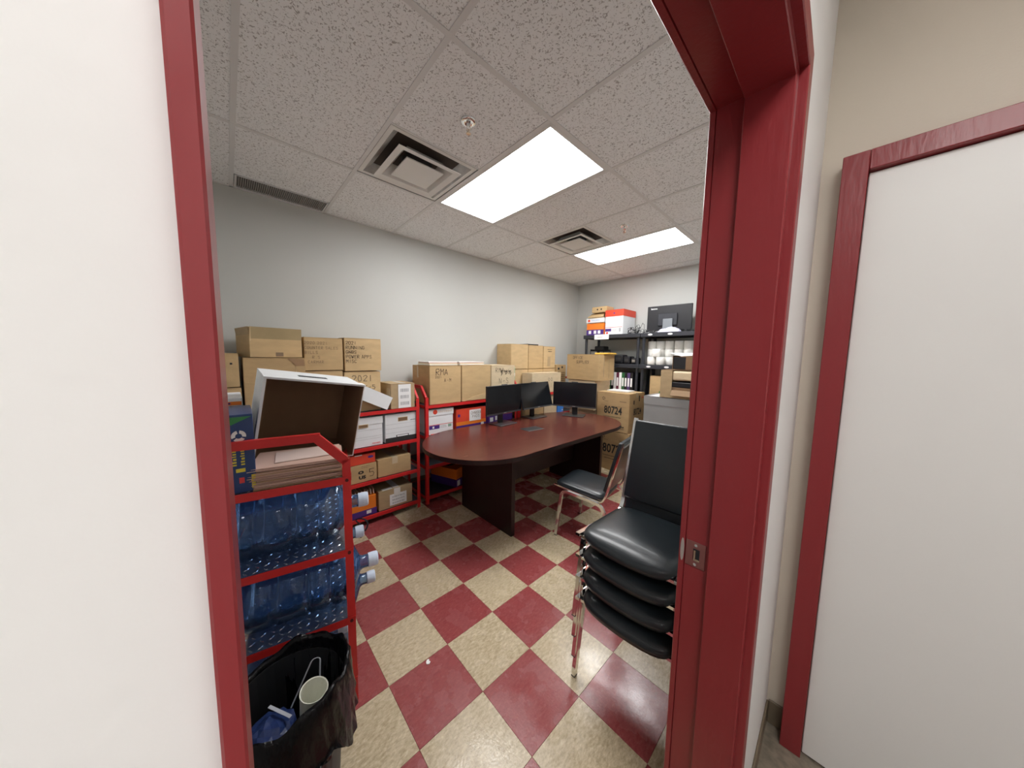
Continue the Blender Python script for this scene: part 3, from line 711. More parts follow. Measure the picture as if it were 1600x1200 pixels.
for u, m_ in ((.008, YEL), (.030, YEL), (-.014, LABEL)): dashes(nb, Fn @ Matrix.Translation((u, .12, 0)) @ Matrix.Rotation(PI/2, 4, 'Z'), [(-.02,.065,0,.012)], m_, 'vertical_lettering')
patch(nb, Fn, .005, .030, .075, .088, YEL, 'yellow_mark'); patch(nb, Fn, .012, .026, .035, .055, RPR, 'red_mark'); patch(nb, Fn, .045, .056, .01, .06, YEL, 'yellow_bars')
ob = thing('orange_white_carton', 'white and orange carton behind the navy carton', 'box', (1.42, -.17, Z1), .0)
bm = new_bm(); box(bm, -.14, .10, -.11, .018, 0, .305, bev=.002); obj('body', bm, WCARD, ob); r_dims[ob.name] = (.20, .13, .305)
patch(ob, F(ob, '+x', .0005), -.105, .015, .275, .290, ORANGE, 'orange_band'); patch(ob, F(ob, '+x', .0013), -.06, -.02, .279, .286, PURP, 'lettering')
# stack of folders in front of the white box
rnd = random.Random(5); z = Z1
for k in range(9):
    th = .0085; t = thing('paper_folder', ['lowest folder of the stack on the bottle rack, on the shelf','second folder from the bottom of the bottle rack stack','third folder from the bottom of the bottle rack stack','fourth folder from the bottom of the bottle rack stack','middle folder of the nine stacked on the bottle rack','fourth folder from the top of the bottle rack stack','third folder from the top of the bottle rack stack','second folder from the top, under the topmost tan folder','topmost tan folder of the stack on the bottle rack'][k], 'folder', (1.742+rnd.uniform(-.006,.006), .012+rnd.uniform(-.008,.008), z), -.19+rnd.uniform(-.035,.035), 'folders stacked on the bottle rack')
    bm = new_bm(); box(bm, -.115, .115, -.145, .145, .0, .0012, bev=.0003); box(bm, -.115, .110, -.145, .145, th-.0018, th-.0006); obj('cover', bm, FOLD if k % 3 else FOLD2, t)
    bm = new_bm(); box(bm, -.110, .107, -.142, .142, .0014, th-.002); obj('paper_sheets', bm, mat('pink_paper', (.62,.42,.36), .7), t)
    z += th
t = thing('paper_envelope', 'pale pink envelope lying on top of the folder stack', 'envelope', (1.735, .035, z), -.12); bm = new_bm(); box(bm, -.075, .075, -.105, .105, 0, .003, bev=.0006); obj('paper', bm, mat('pale_pink_paper', (.66,.52,.46), .7), t)
bm = new_bm(); prism(bm, [(.072,-.1),(.072,.1),(.0,.0)], .0031, .0037); obj('flap', bm, mat('pale_pink_paper', (.66,.52,.46), .7), t)
# big white box on its side, open end to the door
bb = thing('open_file_box', 'large white box lying on its side, open brown inside facing the door', 'box', (1.60, .058, Z1+.012), math.radians(2), None, math.radians(-8.5), math.radians(6))
w, h, d, th = .39, .36, .27, .004
def shell(bm, lo=0, hi=0):
    box(bm, -d, 0, -w/2, -w/2+th, 0, h); box(bm, -d, 0, w/2-th, w/2, 0, h); box(bm, -d, 0, -w/2+th, w/2-th, 0, th); box(bm, -d, 0, -w/2+th, w/2-th, h-th, h); box(bm, -d, -d+th, -w/2+th, w/2-th, th, h-th)
bm = new_bm(); shell(bm); obj('body', bm, WCARD, bb)
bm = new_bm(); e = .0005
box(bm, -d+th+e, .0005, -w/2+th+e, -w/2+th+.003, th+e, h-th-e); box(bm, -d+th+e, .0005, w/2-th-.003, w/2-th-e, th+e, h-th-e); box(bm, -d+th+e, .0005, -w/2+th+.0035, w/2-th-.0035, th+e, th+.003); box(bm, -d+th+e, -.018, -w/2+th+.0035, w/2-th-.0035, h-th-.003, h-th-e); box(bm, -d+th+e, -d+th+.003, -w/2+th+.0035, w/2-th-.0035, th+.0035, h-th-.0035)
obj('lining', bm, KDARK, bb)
bm = new_bm(); box(bm, -.15, -.115, -.06, .06, h+.0003, h+.0012, bev=.0003); obj('hand_hole', bm, DARK, bb)
bm = new_bm(); 
box(bm, -.05, .004, -w/2-.006, -w/2-.0005, .002, h+.004); box(bm, -.05, .004, -w/2-.006, w/2+.003, h+.0015, h+.005) 
obj('rim_band', bm, WCARD, bb)

# ------------------------------------------------------------------ boxes on top of the left wall racks
ZT = 1.011
carton('plain kraft box at the far left end of the lower stacked row', .10, .50, -.395, -.130, ZT, 1.272, KRAFT[2])
r = carton('kraft box with a punched hole at the far left end, upper one', .10, .50, -.395, -.135, 1.275, 1.500, KRAFT[0]); patch(r, F(r, '+x'), .085, .097, .15, .162, DARK, 'punched_hole')
r = carton('wide kraft box with a torn corner below the open topped box', .06, .50, -.118, .236, ZT, 1.472, KRAFT[1]); 
patch(r, F(r, '+x'), 0, 0, 0, 0, mat('torn_board', (.36,.22,.12), .9), 'torn_patch', poly=[(.07,.455),(.170,.45),(.172,.40),(.12,.40),(.095,.43)]); patch(r, F(r, '+x', .0026), .118, .121, .23, .40, KEDGE, 'crease'); patch(r, F(r, '+x', .0026), -.17, .17, .285, .288, KRAFT[0], 'crease')
# open topped box with its front flap folded down
r = thing('open_cardboard_box', 'open kraft box with folded flaps on the top left of the stack', 'box', (.288, .045, 1.476), .16); w, d, h, th = .305, .38, .205, .004; r_dims[r.name] = (d, w, h)
bm = new_bm()
for q in ((-d/2, d/2, -w/2, -w/2+th, 0, h), (-d/2, d/2, w/2-th, w/2, 0, h), (d/2-th, d/2, -w/2+th, w/2-th, 0, h), (-d/2, -d/2+th, -w/2+th, w/2-th, 0, h), (-d/2+th, d/2-th, -w/2+th, w/2-th, 0, th)): box(bm, *q)
obj('body', bm, KRAFT[0], r)
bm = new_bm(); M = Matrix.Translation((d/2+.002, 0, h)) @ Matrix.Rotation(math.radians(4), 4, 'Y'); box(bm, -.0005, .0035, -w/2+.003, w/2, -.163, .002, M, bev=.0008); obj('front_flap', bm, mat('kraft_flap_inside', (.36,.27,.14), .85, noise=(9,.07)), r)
bm = new_bm(); box(bm, .0036, .0046, -w/2+.004, w/2-.001, -.1625, -.158, M); box(bm, .0036, .0046, -w/2+.004, -w/2+.008, -.1575, .0, M); obj('flap_edge', bm, KEDGE, r)
bm = new_bm(); M = Matrix.Translation((0, -w/2-.002, h-.002)) @ Matrix.Rotation(math.radians(7), 4, 'X') @ Matrix.Rotation(0, 4, 'Z'); box(bm, -d/2+.01, d/2-.005, -.004, 0, -.15, .004, M); obj('side_flap', bm, KRAFT[3], r)
patch(r, F(r, '+x', .0012), -.01, .035, .006, .034, INKF, 'ink_stamp')
r = carton('kraft box with faded marker writing, second column of the top row', .06, .44, .240, .508, 1.372, 1.632, KRAFT[0], tape=False); f = F(r, '+x')
for k, (s, uu) in enumerate((('2020 2021', -.13), ('COUNTER SALES', -.13), ('BILLS', -.13), ('R.S', -.08), ('CARMAR', -.11))): write(r, f, s, uu, .205-.037*k, .020, .0022, INKF)
carton('kraft box under the faded writing box, mostly behind the white lid', .06, .44, .240, .503, ZT, 1.368, KRAFT[2], tape=False)
r = carton('kraft box with five lines of black handwriting, right end of top row', .06, .44, .518, .815, 1.362, 1.640, KRAFT[2], tape=False); f = F(r, '+x')
for k, s in enumerate(('2021', 'RUNNING', 'GNBS', 'POWER APPS', 'MISC')): write(r, f, s, -.135, .222-.038*k, .026, .0026, INK, sp=1.35)
r = carton('kraft box marked 2021 in large digits behind the white lid', .06, .44, .510, .805, ZT, 1.356, KRAFT[2], tape=False); f = F(r, '+x'); write(r, f, '2021', -.085, .262, .048, .0042); write(r, f, 'K-5', .01, .19, .036, .004)
# flattened torn flap sticking out between the two
bm = new_bm(); M = Matrix.Translation((.455, .66, 1.366)) @ Matrix.Rotation(.12, 4, 'X'); 
# tilted white lid
t = thing('box_lid', 'white cardboard box lid leaning at a slant before the 2021 boxes', 'lid', (.497, .835, 1.012), 0, None, math.radians(-27))
bm = new_bm(); L, dp, hh, th = .43, .045, .118, .003
box(bm, -dp, 0, -L, 0, hh-th, hh); box(bm, -th, 0, -L, 0, 0, hh-th); box(bm, -dp, -dp+th, -L, 0, 0, hh-th); box(bm, -dp+th, -th, -th, 0, 0, hh-th); box(bm, -dp+th, -th, -L, -L+th, 0, hh-th); obj('tray', bm, WCARD, t)
r = carton('small kraft parcel with a large white shipping label', .20, .498, .868, 1.098, ZT, 1.243, KRAFT[3], tape=False, seam='x'); f = F(r, '+x'); ship_label(r, f, -.045, .075, .004, .222)
patch(r, F(r, 'top', .0012), .0, .03, -.14, .14, WTAPE, 'white_tape'); patch(r, F(r, '-y'), .06, .14, .10, .19, TAPE, 'tape_piece')
# rack 3 top
r = carton('kraft box marked RMA under the magazines, middle rack', .12, .50, 1.252, 1.618, ZT, 1.40, KRAFT[0], tape=False); f = F(r, '+x'); write(r, f, 'RMA', -.11, .295, .060, .0046, sp=1.3); write(r, f, '2021', -.12, .265, .020, .0026); write(r, f, 'A-M', -.02, .225, .032, .0030)
patch(r, F(r, '-y'), -.08, -.05, .26, .385, TAPE, 'tape_strip')
r = carton('plain kraft box between the RMA box and the scribbled box', .12, .50, 1.628, 2.02, ZT, 1.402, KRAFT[0], tape=False); patch(r, F(r, '+x'), 0, 0, 0, 0, KRAFT[2], 'loose_flap', .004, poly=[(-.14,.008),(.17,.008),(.17,.07),(.05,.062),(-.06,.045)])
r = carton('kraft box with scribbled out writing behind the nearest monitor', .12, .50, 2.034, 2.405, ZT, 1.398, KRAFT[4], tape=False); f = F(r, '+x'); write(r, f, 'RMA', -.12, .305, .050, .0042); write(r, f, '***', -.05, .27, .07, .004, jit=.9); write(r, f, 'N-S', -.07, .17, .06, .004)
mags = [('magazine', WHITE), ('magazine', mat('magazine_yellow', (.75,.60,.22), .3)), ('magazine', mat('magazine_red', (.55,.20,.14), .3)), ('magazine', WHITE)]
for k, (n_, m_) in enumerate(mags):
    for s, yy in enumerate((1.44, 1.80)):
        t = thing('magazine', ('glossy magazine layer %s of the left pile on the RMA box' if s == 0 else 'glossy magazine layer %s of the right pile, toward the plain box') % ['at the bottom', 'second from bottom', 'third from bottom', 'on top'][k], 'magazine', (.325-.01*k, yy+.006*k, 1.4045+.0085*k), PI/2+random.uniform(-.05,.05), 'magazines piled on the RMA box')
        bm = new_bm(); box(bm, -.165, .165, -.125, .125, 0, .0018, bev=.0004); box(bm, -.165, .165, -.125, .125, .0062, .008, bev=.0004); obj('cover', bm, m_, t)
        bm = new_bm(); box(bm, -.163, .163, -.123, .123, .0019, .0061); obj('pages', bm, LABEL, t)
t = thing('wrapped_roll', 'green and white wrapped roll standing on the rack ends between kraft boxes', 'roll', (.40, 2.460, 1.2035)); bm = new_bm(); lathe(bm, [(.02,0),(.029,.002),(.03,.16),(.026,.172),(.01,.176)], 16); obj('wrapping', bm, GREENP, t, smooth=False)
bm = new_bm(); lathe(bm, [(.0305,.05),(.0307,.09)], 16, cap0=False, cap1=False); obj('white_band', bm, WHITE, t)
# rack 4 top
r = carton('wide low kraft box with scribbles in front of the tall boxes', .31, .498, 2.72, 3.33, ZT, 1.285, KRAFT[4], tape=False); f = F(r, '+x'); write(r, f, '11', -.25, .05, .10, .005); write(r, f, 'oo', .02, .16, .06, .004); write(r, f, '1 1-1', .0, .07, .05, .003)
for k, (a, b_, lb) in enumerate(((2.52, 2.845, 'tall plain kraft box at the left of the far upper row'), (2.85, 3.155, 'tall plain kraft box in the middle of the far upper row'), (3.16, 3.43, 'tall kraft box with small print, right of the far upper row'))):
    r = carton(lb, .012, .30, a, b_, 1.336, 1.668-.006*k, KRAFT[(2,0,2)[k]], tape=False)
    if k == 2: dashes(r, F(r, '+x'), [(-.05,.05,.27,.008), (-.03,.05,.24,.010)]); patch(r, F(r, '+x'), -.04, .02, .03, .17, KRAFT[3], 'brown_stain')
    r = carton(['lower kraft box under the left tall box of the far row', 'lower kraft box under the middle tall box of the far row', 'lower kraft box under the right tall box of the far row'][k], .012, .30, a, b_, ZT, 1.333, KRAFT[(2,0,2)[k]], tape=False)
t = thing('black_tray', 'thin black tray on top of the middle tall kraft box', 'tray', (.15, 3.0, 1.6635)); bm = new_bm(); box(bm, -.10, .10, -.10, .10, 0, .004); box(bm, -.10, .10, -.10, -.09, .004, .016); box(bm, -.10, .10, .09, .10, .004, .016); box(bm, .09, .10, -.09, .09, .004, .016); box(bm, -.10, -.09, -.09, .09, .004, .016); obj('body', bm, BLKP, t)
r = carton('kraft box with dark stamps on its edge, beyond the far row', .05, .33, 3.438, 3.665, ZT, 1.385, KRAFT[0], tape=False); f = F(r, '+x'); patch(r, f, -.09, -.05, .22, .27, PBLK, 'stamp'); patch(r, f, -.09, -.05, .30, .33, PBLK, 'stamp'); patch(r, f, .0, .03, .32, .35, PBLK, 'stamp'); dashes(r, f, [(.0,.09,.25-.03*k,.008) for k in range(5)])

# ------------------------------------------------------------------ things on the lower shelves of the racks
f_ = lambda n: n
r = lidbox('white file box with a notched lid on the left rack', .10, .49, .545, .803, .702, .966, lh=.065); f = F(r, '+x', .0045)
slot(r, f, -.04, .185, .07, .022); dashes(r, f, [(.03,.10,.02,.010)], RPR, 'red_print')
for v in (.145,.085,.065): patch(r, F(r, '+x', .0005), -.12, .12, v, v+.0015, LGREY, 'printed_line')
r = lidbox('white file box with a dark base stripe and hand hole on the left rack', .10, .49, .812, 1.125, .702, .968, lh=0); f = F(r, '+x', .0005)
slot(r, f, .015, .205, .085, .030)
for v in (.165,.125,.085): patch(r, f, -.145, .145, v, v+.0015, LGREY, 'printed_line')
patch(r, f, -.148, .148, 0, .042, PBLK, 'dark_base_stripe'); patch(r, f, -.05, .07, .040, .060, PBLK, 'logo_bar', .0010); patch(r, f, -.042, .062, .044, .056, LABEL, 'logo_inner', .0016); dashes(r, f, [(.09,.14,.185,.008)])
r = lidbox('orange red carton lying on the O US box', .12, .49, .50, .735, .555, .647, REDB, REDB, lh=0); f = F(r, '+x', .0005); patch(r, f, 0, 0, 0, 0, PURP, 'oval_emblem', poly=[(.07+.024*math.cos(a), .055+.011*math.sin(a)) for a in [2*PI*k/16 for k in range(16)]]); patch(r, f, -.06, .0, .078, .086, LABEL, 'white_mark')
r = carton('kraft carton printed O US with a handwritten 5', .12, .49, .50, .735, .397, .553, KRAFT[1], flaps=False); f = F(r, '+x', .002); printed(r, f, 'O', -.015, .078, .026, bold=.0022, sx=1.5); printed(r, f, 'US', -.005, .032, .028, bold=.0018, sx=1.25); write(r, f, '5', .055, .04, .065, .004, jit=.1); write(r, f, '2021', -.01, .125, .020, .002, INKF)
r = carton('taped kraft carton beside the O US carton', .12, .485, .745, 1.055, .397, .560, KRAFT[1], seam='x'); 
r = lidbox('orange and purple open carton full of folders, bottom shelf', .12, .49, .49, .732, .082, .262, ORANGE, ORANGE, lh=0); f = F(r, '+x', .0005); patch(r, f, -.117, .117, .0, .055, PURP, 'purple_base'); patch(r, f, .03, .07, .015, .045, LABEL, 'barcode_label', .001); write(r, f, '2', -.04, .015, .03, .004, LABEL)
for k in range(9):
    t = thing('hanging_folder', 'file folder standing in the orange carton, %s from the left' % ordn0[k], 'folder', (.315, .505+.025*k, .2635), 0, 'folders in the orange carton', rx=random.uniform(-.03,.03)); bm = new_bm(); box(bm, -.14, .155, 0, .003, 0, .045+.006*(k % 3)); obj('leaf', bm, FOLD2 if k % 2 else FOLD, t); bm = new_bm(); box(bm, -.14, .152, .0045, .0075, 0, .04); obj('leaf', bm, WHITE, t)
r = carton('kraft parcel with white tape and label on the bottom shelf', .14, .485, .745, 1.065, .082, .262, KRAFT[3], tape=False, seam='y'); f = F(r, '+x'); ship_label(r, f, -.06, .10, .02, .125); patch(r, f, -.02, .04, .10, .177, WTAPE, 'white_tape', .0012); tp = F(r, 'top', .0012); patch(r, tp, -.02, .035, -.16, .165, WTAPE, 'white_tape'); patch(r, tp, -.12, -.03, -.165, -.12, WTAPE, 'white_tape')
# middle rack
r = lidbox('white paper carton with an orange disc on its lid, middle rack', .10, .49, 1.240, 1.535, .702, .966, lh=.068); f = F(r, '+x', .0045); patch(r, f, 0, 0, 0, 0, REDB, 'orange_disc', poly=[(-.07+.024*math.cos(a), .230+.024*math.sin(a)) for a in [2*PI*k/20 for k in range(20)]])
write(r, f, 'o', -.085, .218, .022, .003, INK); patch(r, F(r, '+x', .0004), -.135, -.02, .055, .092, PURP, 'purple_block'); patch(r, F(r, '+x', .0004), -.135, .135, .094, .099, RPR, 'red_line'); dashes(r, F(r, '+x', .0004), [(-.01,.06,.06,.008), (-.01,.06,.075,.008)], LGREY); patch(r, F(r, '+x', .0004), .08, .12, .06, .088, mat('green_grey', (.25,.38,.30), .6), 'code_patch'); patch(r, F(r, '+x', .0012), -.10, -.08, .063, .083, LABEL, 'white_mark'); patch(r, F(r, '+x', .0004), -.12, .13, .0, .008, RPR, 'red_line'); dashes(r, f, [(-.03,.13,.22,.02)], mat('pale_print', (.70,.60,.52), .6))
r = lidbox('orange red carton with a taped handwritten note, middle rack', .10, .49, 1.560, 1.975, .702, .935, REDB, REDB, lh=0); f = F(r, '+x', .0005); patch(r, f, -.2, .2, .045, .085, ORANGE, 'orange_band'); patch(r, f, -.2, .2, 0, .045, PURP, 'purple_base'); patch(r, f, -.03, .125, .08, .205, WHITE, 'paper_note', .003); write(r, F(r, '+x', .0045), 'CHARGER', -.01, .155, .028, .003, INKF, sp=1.2); write(r, F(r, '+x', .0045), 'PADS', .01, .115, .028, .003, INKF)
patch(r, f, .13, .17, .02, .05, LABEL, 'white_mark', .001); patch(r, f, -.18, -.15, .14, .17, PURP, 'purple_mark', .001)
r = lidbox('purple and white carton behind the nearest monitor stand', .10, .49, 2.0, 2.40, .702, .93, PURP, PURP, lh=0); f = F(r, '+x', .0005); patch(r, f, -.19, .19, .10, .20, REDB, 'red_band'); patch(r, f, -.17, -.12, .03, .08, LABEL, 'white_mark', .001); patch(r, f, -.09, -.06, .04, .09, LABEL, 'white_mark', .001)
r = lidbox('orange and purple carton on the bottom shelf under the table', .12, .49, 1.475, 1.72, .082, .285, ORANGE, ORANGE, lh=0); r.rotation_euler.z = .35; f = F(r, '+x', .0005); patch(r, f, -.118, .118, 0, .085, PURP, 'purple_base'); patch(r, f, -.10, -.05, .01, .07, LABEL, 'barcode_label', .001); patch(r, f, .06, .11, .01, .07, LABEL, 'barcode_label', .001); f = F(r, '-y', .0005); patch(r, f, -.18, .18, 0, .085, PURP, 'purple_base')
bm = new_bm()
t = thing('black_bin_liner', 'crumpled black bag stuffed in the orange carton under the table', 'bag', (.30, 1.60, .2865), .35); lathe(bm, [(.05,0),(.10,.01),(.105,.04),(.08,.07),(.03,.085)], 18, wob=lambda a, z: 1+.10*math.sin(5*a+z*60)); obj('film', bm, BAG, t, smooth=True)
# far rack, mid shelf
carton('kraft box on the far rack behind the tilted monitor', .14, .485, 2.62, 2.98, .702, .955, KRAFT[0], tape=False)
carton('kraft box on the far rack left of the far monitor', .14, .485, 2.99, 3.268, .702, .975, KRAFT[4], tape=False)
t = thing('blue_carton', 'small bright blue carton at the far rack beside the far monitor', 'box', (.46, 3.345, .702)); bm = new_bm(); box(bm, -.06, .035, -.068, .068, 0, .10, bev=.002); obj('body', bm, BLUE, t); r_dims[t.name] = (.07, .12, .10); patch(t, F(t, '+x', .001), .03, .05, .02, .04, LABEL, 'white_mark')

# ------------------------------------------------------------------ boxes in the far corner
r = carton('kraft box marked OFFICE SUPPLIES on top of the corner stack', .520, 1.035, 3.43, 3.86, 1.187, 1.548, KRAFT[0], tape=False); f = F(r, '-y'); write(r, f, 'OFFICE', -.15, .295, .035, .004, sp=1.3); write(r, f, 'SUPPLIES', -.09, .235, .035, .004, sp=1.2); patch(r, F(r, '+x'), -.08, -.06, .05, .32, KRAFT[3], 'scuff'); patch(r, F(r, '+x'), .06, .07, .03, .30, KRAFT[3], 'scuff')
carton('pale kraft box under the OFFICE SUPPLIES box', .540, .985, 3.45, 3.85, .775, 1.184, KRAFT[4], tape=False)
carton('kraft box at the bottom of the corner stack behind the table', .54, .985, 3.50, 3.88, .39, .772, KRAFT[4], tape=False)
carton('lowest kraft box of the corner stack, on the floor', .54, .985, 3.50, 3.88, .001, .387, KRAFT[0], tape=False)
t = thing('yellow_envelope', 'yellow padded envelope on the OFFICE SUPPLIES box', 'envelope', (.985, 3.70, 1.5495), .1); bm = new_bm(); box(bm, -.10, .095, -.14, .14, 0, .022, bev=.006, seg=2); obj('pouch', bm, YELENV, t); bm = new_bm(); box(bm, -.10, .095, .1405, .17, .006, .009); obj('flap', bm, YELENV, t)
def box80724(label, z0, z1, x0, x1, big):
    r = carton(label, x0, x1, 3.492, 3.925, z0, z1, KRAFT[1], seam='x', tape=True); f = F(r, '-y'); h = z1-z0
    printed(r, f, '80724', .008 if big < .11 else .024, h*.45, big, bold=.003, name='printed_number', sx=.74 if big < .11 else .76); printed(r, F(r, '+x'), '80724', .02, h*.44, big*.9, bold=.0016, name='printed_number', sx=.72)
    dashes(r, f, [(-.13,.12,h*.36,.010), (-.10,.05,h*.29,.010), (-.13,-.06,h*.76,.004), (.10,.19,h*.78,.008), (-.17,.19,h*.65,.0015), (.05,.17,h*.12,.022), (.05,.17,h*.08,.008)])
    bm = new_bm(); G = f
    for rr in (.026,):
        for k in range(3):
            a = PI/2+2*PI*k/3; a2 = a+1.5
            q = [G @ Vector((-.13+R0*math.cos(s), h*.83+R0*math.sin(s), .0006)) for R0, s in ((.026,a),(.026,a2),(.015,a2),(.015,a))]; bm.faces.new([bm.verts.new(p) for p in q])
    obj('printed_emblem', bm, PBLK, r)
    g = F(r, '+x'); patch(r, g, .05, .075, h*.78, h*.93, PBLK, 'printed_arrow'); patch(r, g, -.10, -.075, h*.72, h*.82, PBLK, 'printed_arrow'); patch(r, g, .13, .19, h*.86, h*.88, RPR, 'red_mark')
    return r
box80724('kraft box printed 80724 standing on the floor behind the table end', .001, .537, 1.015, 1.485, .122)
box80724('kraft box printed 80724 stacked on another like it', .540, 1.050, 1.005, 1.462, .100)
t = thing('paper_sheet', 'white papers lying on the upper 80724 box', 'paper', (1.20, 3.74, 1.0525), .05); bm = new_bm(); box(bm, -.14, .16, -.10, .10, 0, .012, bev=.001); obj('sheets', bm, WHITE, t); bm = new_bm(); box(bm, -.13, .15, -.10, .09, .0122, .0135); obj('top_sheet', bm, LABEL, t)
r = lidbox('grey lidded box under the open kraft carton at the back right', 1.632, 2.16, 3.50, 3.90, .56, 1.058, GREYB, GREYB, lh=.10)
patch(r, F(r, 'top', .0006), -.19, .19, -.20, .20, WCARD, 'white_top_sheet')
carton('kraft carton hidden below the grey lidded box', 1.65, 2.14, 3.52, 3.90, .001, .557, KRAFT[0])
# open kraft carton on the grey box
t = thing('open_carton', 'open kraft carton of paper packs on the grey box', 'box', (2.02, 3.66, 1.0605)); bm = new_bm(); th = .004
for q in ((-.20,-.075,-.16,-.155,0,.315), (-.20,-.195,-.155,.16,0,.315), (.195,.20,-.16,.16,0,.315), (-.195,.195,.155,.16,0,.315), (-.195,.195,-.155,.155,0,.004), (-.075,.20,-.16,-.155,0,.09)): box(bm, *q)
obj('body', bm, KRAFT[3], t)
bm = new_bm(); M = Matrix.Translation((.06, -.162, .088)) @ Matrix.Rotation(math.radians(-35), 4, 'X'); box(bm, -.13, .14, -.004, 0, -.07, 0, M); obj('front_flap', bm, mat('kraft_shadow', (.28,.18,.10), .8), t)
bm = new_bm(); box(bm, -.19, .19, -.10, .15, .3155, .319); obj('top_flap', bm, KDARK, t)
for k, (z, m_) in enumerate(((.006, BLKP), (.065, KDARK), (.125, BLKP), (.20, BREAD))):
    t2 = thing('paper_pack', ['dark pack at the bottom of the open carton', 'brown pack second from the bottom in the open carton', 'dark pack below the tan pack in the open carton', 'crinkled tan paper pack on top in the open carton'][k], 'pack', (2.06, 3.63, 1.0605+z), random.uniform(-.06,.06))
    bm = new_bm(); hh = .056 if k < 3 else .105; box(bm, -.12, .115, -.12, .10, 0, hh, bev=.022 if k == 3 else .006, seg=3); obj('wrap', bm, m_, t2)
# carton with green print behind
r = carton('kraft carton with green print on the black shelf, behind the grey box', 1.50, 1.80, 3.97, 4.25, .985, 1.275, KRAFT[0], tape=False); patch(r, F(r, '-y'), -.02, .12, .02, .09, GREEN, 'green_print'); write(r, F(r, '-y'), 'II', .02, .16, .05, .003)

# ------------------------------------------------------------------ black plastic shelving on the back wall
def shelving(label, x0, x1):
    t = thing('plastic_shelving', label, 'shelving unit', (x0, 3.93, 0)); W = x1-x0; Dp = .44
    for z in (.12, .55, .98, 1.42, 1.845):
        b = new_bm(); box(b, 0, W, 0, .02, z-.055, z, bev=.004); box(b, 0, W, Dp-.02, Dp, z-.055, z); box(b, 0, .02, .0205, Dp-.0205, z-.055, z); box(b, W-.02, W, .0205, Dp-.0205, z-.055, z); box(b, .0205, W-.0205, .0205, Dp-.0205, z-.014, z-.001)
        for k in range(5): box(b, .0205, W-.0205, .06+.075*k, .066+.075*k, z-.045, z-.0145)
        obj('shelf', b, BLKS, t)
    zs = [0, .065, .495, .925, 1.365, 1.79]
    for x in (.035, W-.035):
        for y in (.04, Dp-.04):
            b = new_bm()
            for (za, zb) in ((0, .0645), (.1205, .4945), (.5505, .9245), (.9805, 1.3645), (1.4205, 1.7895)): lathe(b, [(.021, za), (.019, (za+zb)/2), (.021, zb)], 12, Matrix.Translation((x, y, 0)))
            obj('post', b, BLKS, t)
    return t
sa = shelving('black plastic shelving unit in the corner, holding binders', .448, 1.352); sb = shelving('black plastic shelving unit holding toilet paper rolls', 1.358, 2.262)
bm = new_bm(); box(bm, .20, .44, -.0045, -.0015, 1.775, 1.85, bev=.0006); obj('sign_card', bm, WHITE, sa); 
bm = new_bm(); box(bm, .25, .34, -.0055, -.0046, 1.805, 1.812); obj('sign_print', bm, LGREY, sa)
for x, z in ((.13,1.82), (.38,1.82), (.13,1.395), (.36,1.395)):
    bm = new_bm(); prism(bm, [(.03*math.cos(a), .012*math.sin(a)) for a in [2*PI*k/14 for k in range(14)]], 0, .001); obj('shelf_sticker', bm, WHITE, sb, M=Matrix.Translation((x, -.0002, z)) @ Matrix.Rotation(PI/2, 4, 'X'))
ZS = 1.846
# cartons on the top shelf
r = lidbox('orange and purple carton with white band on the black shelf top', .475, .785, 3.955, 4.22, ZS, 2.03, ORANGE, ORANGE, lh=0); f = F(r, '-y', .0005); patch(r, f, -.148, .148, 0, .082, PURP, 'purple_base')
for u in (-.11, -.02, .05): patch(r, f, u, u+.045, .02, .068, LABEL, 'white_mark', .001)
r = lidbox('white printed carton lid on the orange carton', .472, .788, 3.952, 4.222, 2.032, 2.105, WCARD, WCARD, lh=.06); f = F(r, '-y', .005); patch(r, f, 0, 0, 0, 0, REDB, 'round_mark', poly=[(-.105+.02*math.cos(a), .035+.02*math.sin(a)) for a in [2*PI*k/12 for k in range(12)]]); dashes(r, f, [(-.06,.08,.03,.02)], mat('pale_blue_print', (.45,.55,.75), .6))
# sloping open brown flap box
t = thing('flap_box', 'brown carton with a sloping open flap, black shelf top', 'box', (.63, 4.09, 2.106)); bm = new_bm()
v = [bm.verts.new(p) for p in ((-.15,-.12,.012),(.13,-.12,.012),(.10,-.04,.075),(-.11,-.04,.075),(-.15,-.12,.016),(.13,-.12,.016),(.10,-.04,.079),(-.11,-.04,.079))]
for fc in ((0,1,2,3),(7,6,5,4),(0,4,5,1),(3,2,6,7),(1,5,6,2),(0,3,7,4)): bm.faces.new([v[q] for q in fc])
obj('sloping_flap', bm, KRAFT[0], t); bm = new_bm(); box(bm, -.13, .14, -.02, .12, 0, .078, bev=.002); box(bm, -.13, .14, -.115, -.02, 0, .010); obj('body', bm, KRAFT[3], t)
r = carton('small kraft carton with two round holes, topmost on the shelf', .545, .80, 3.99, 4.20, 2.188, 2.275, KRAFT[0], flaps=False); f = F(r, '-y', .0015)
for u in (-.03, .035): patch(r, f, 0, 0, 0, 0, DARK, 'vent_hole', poly=[(u+.012*math.cos(a), .045+.013*math.sin(a)) for a in [2*PI*k/12 for k in range(12)]])
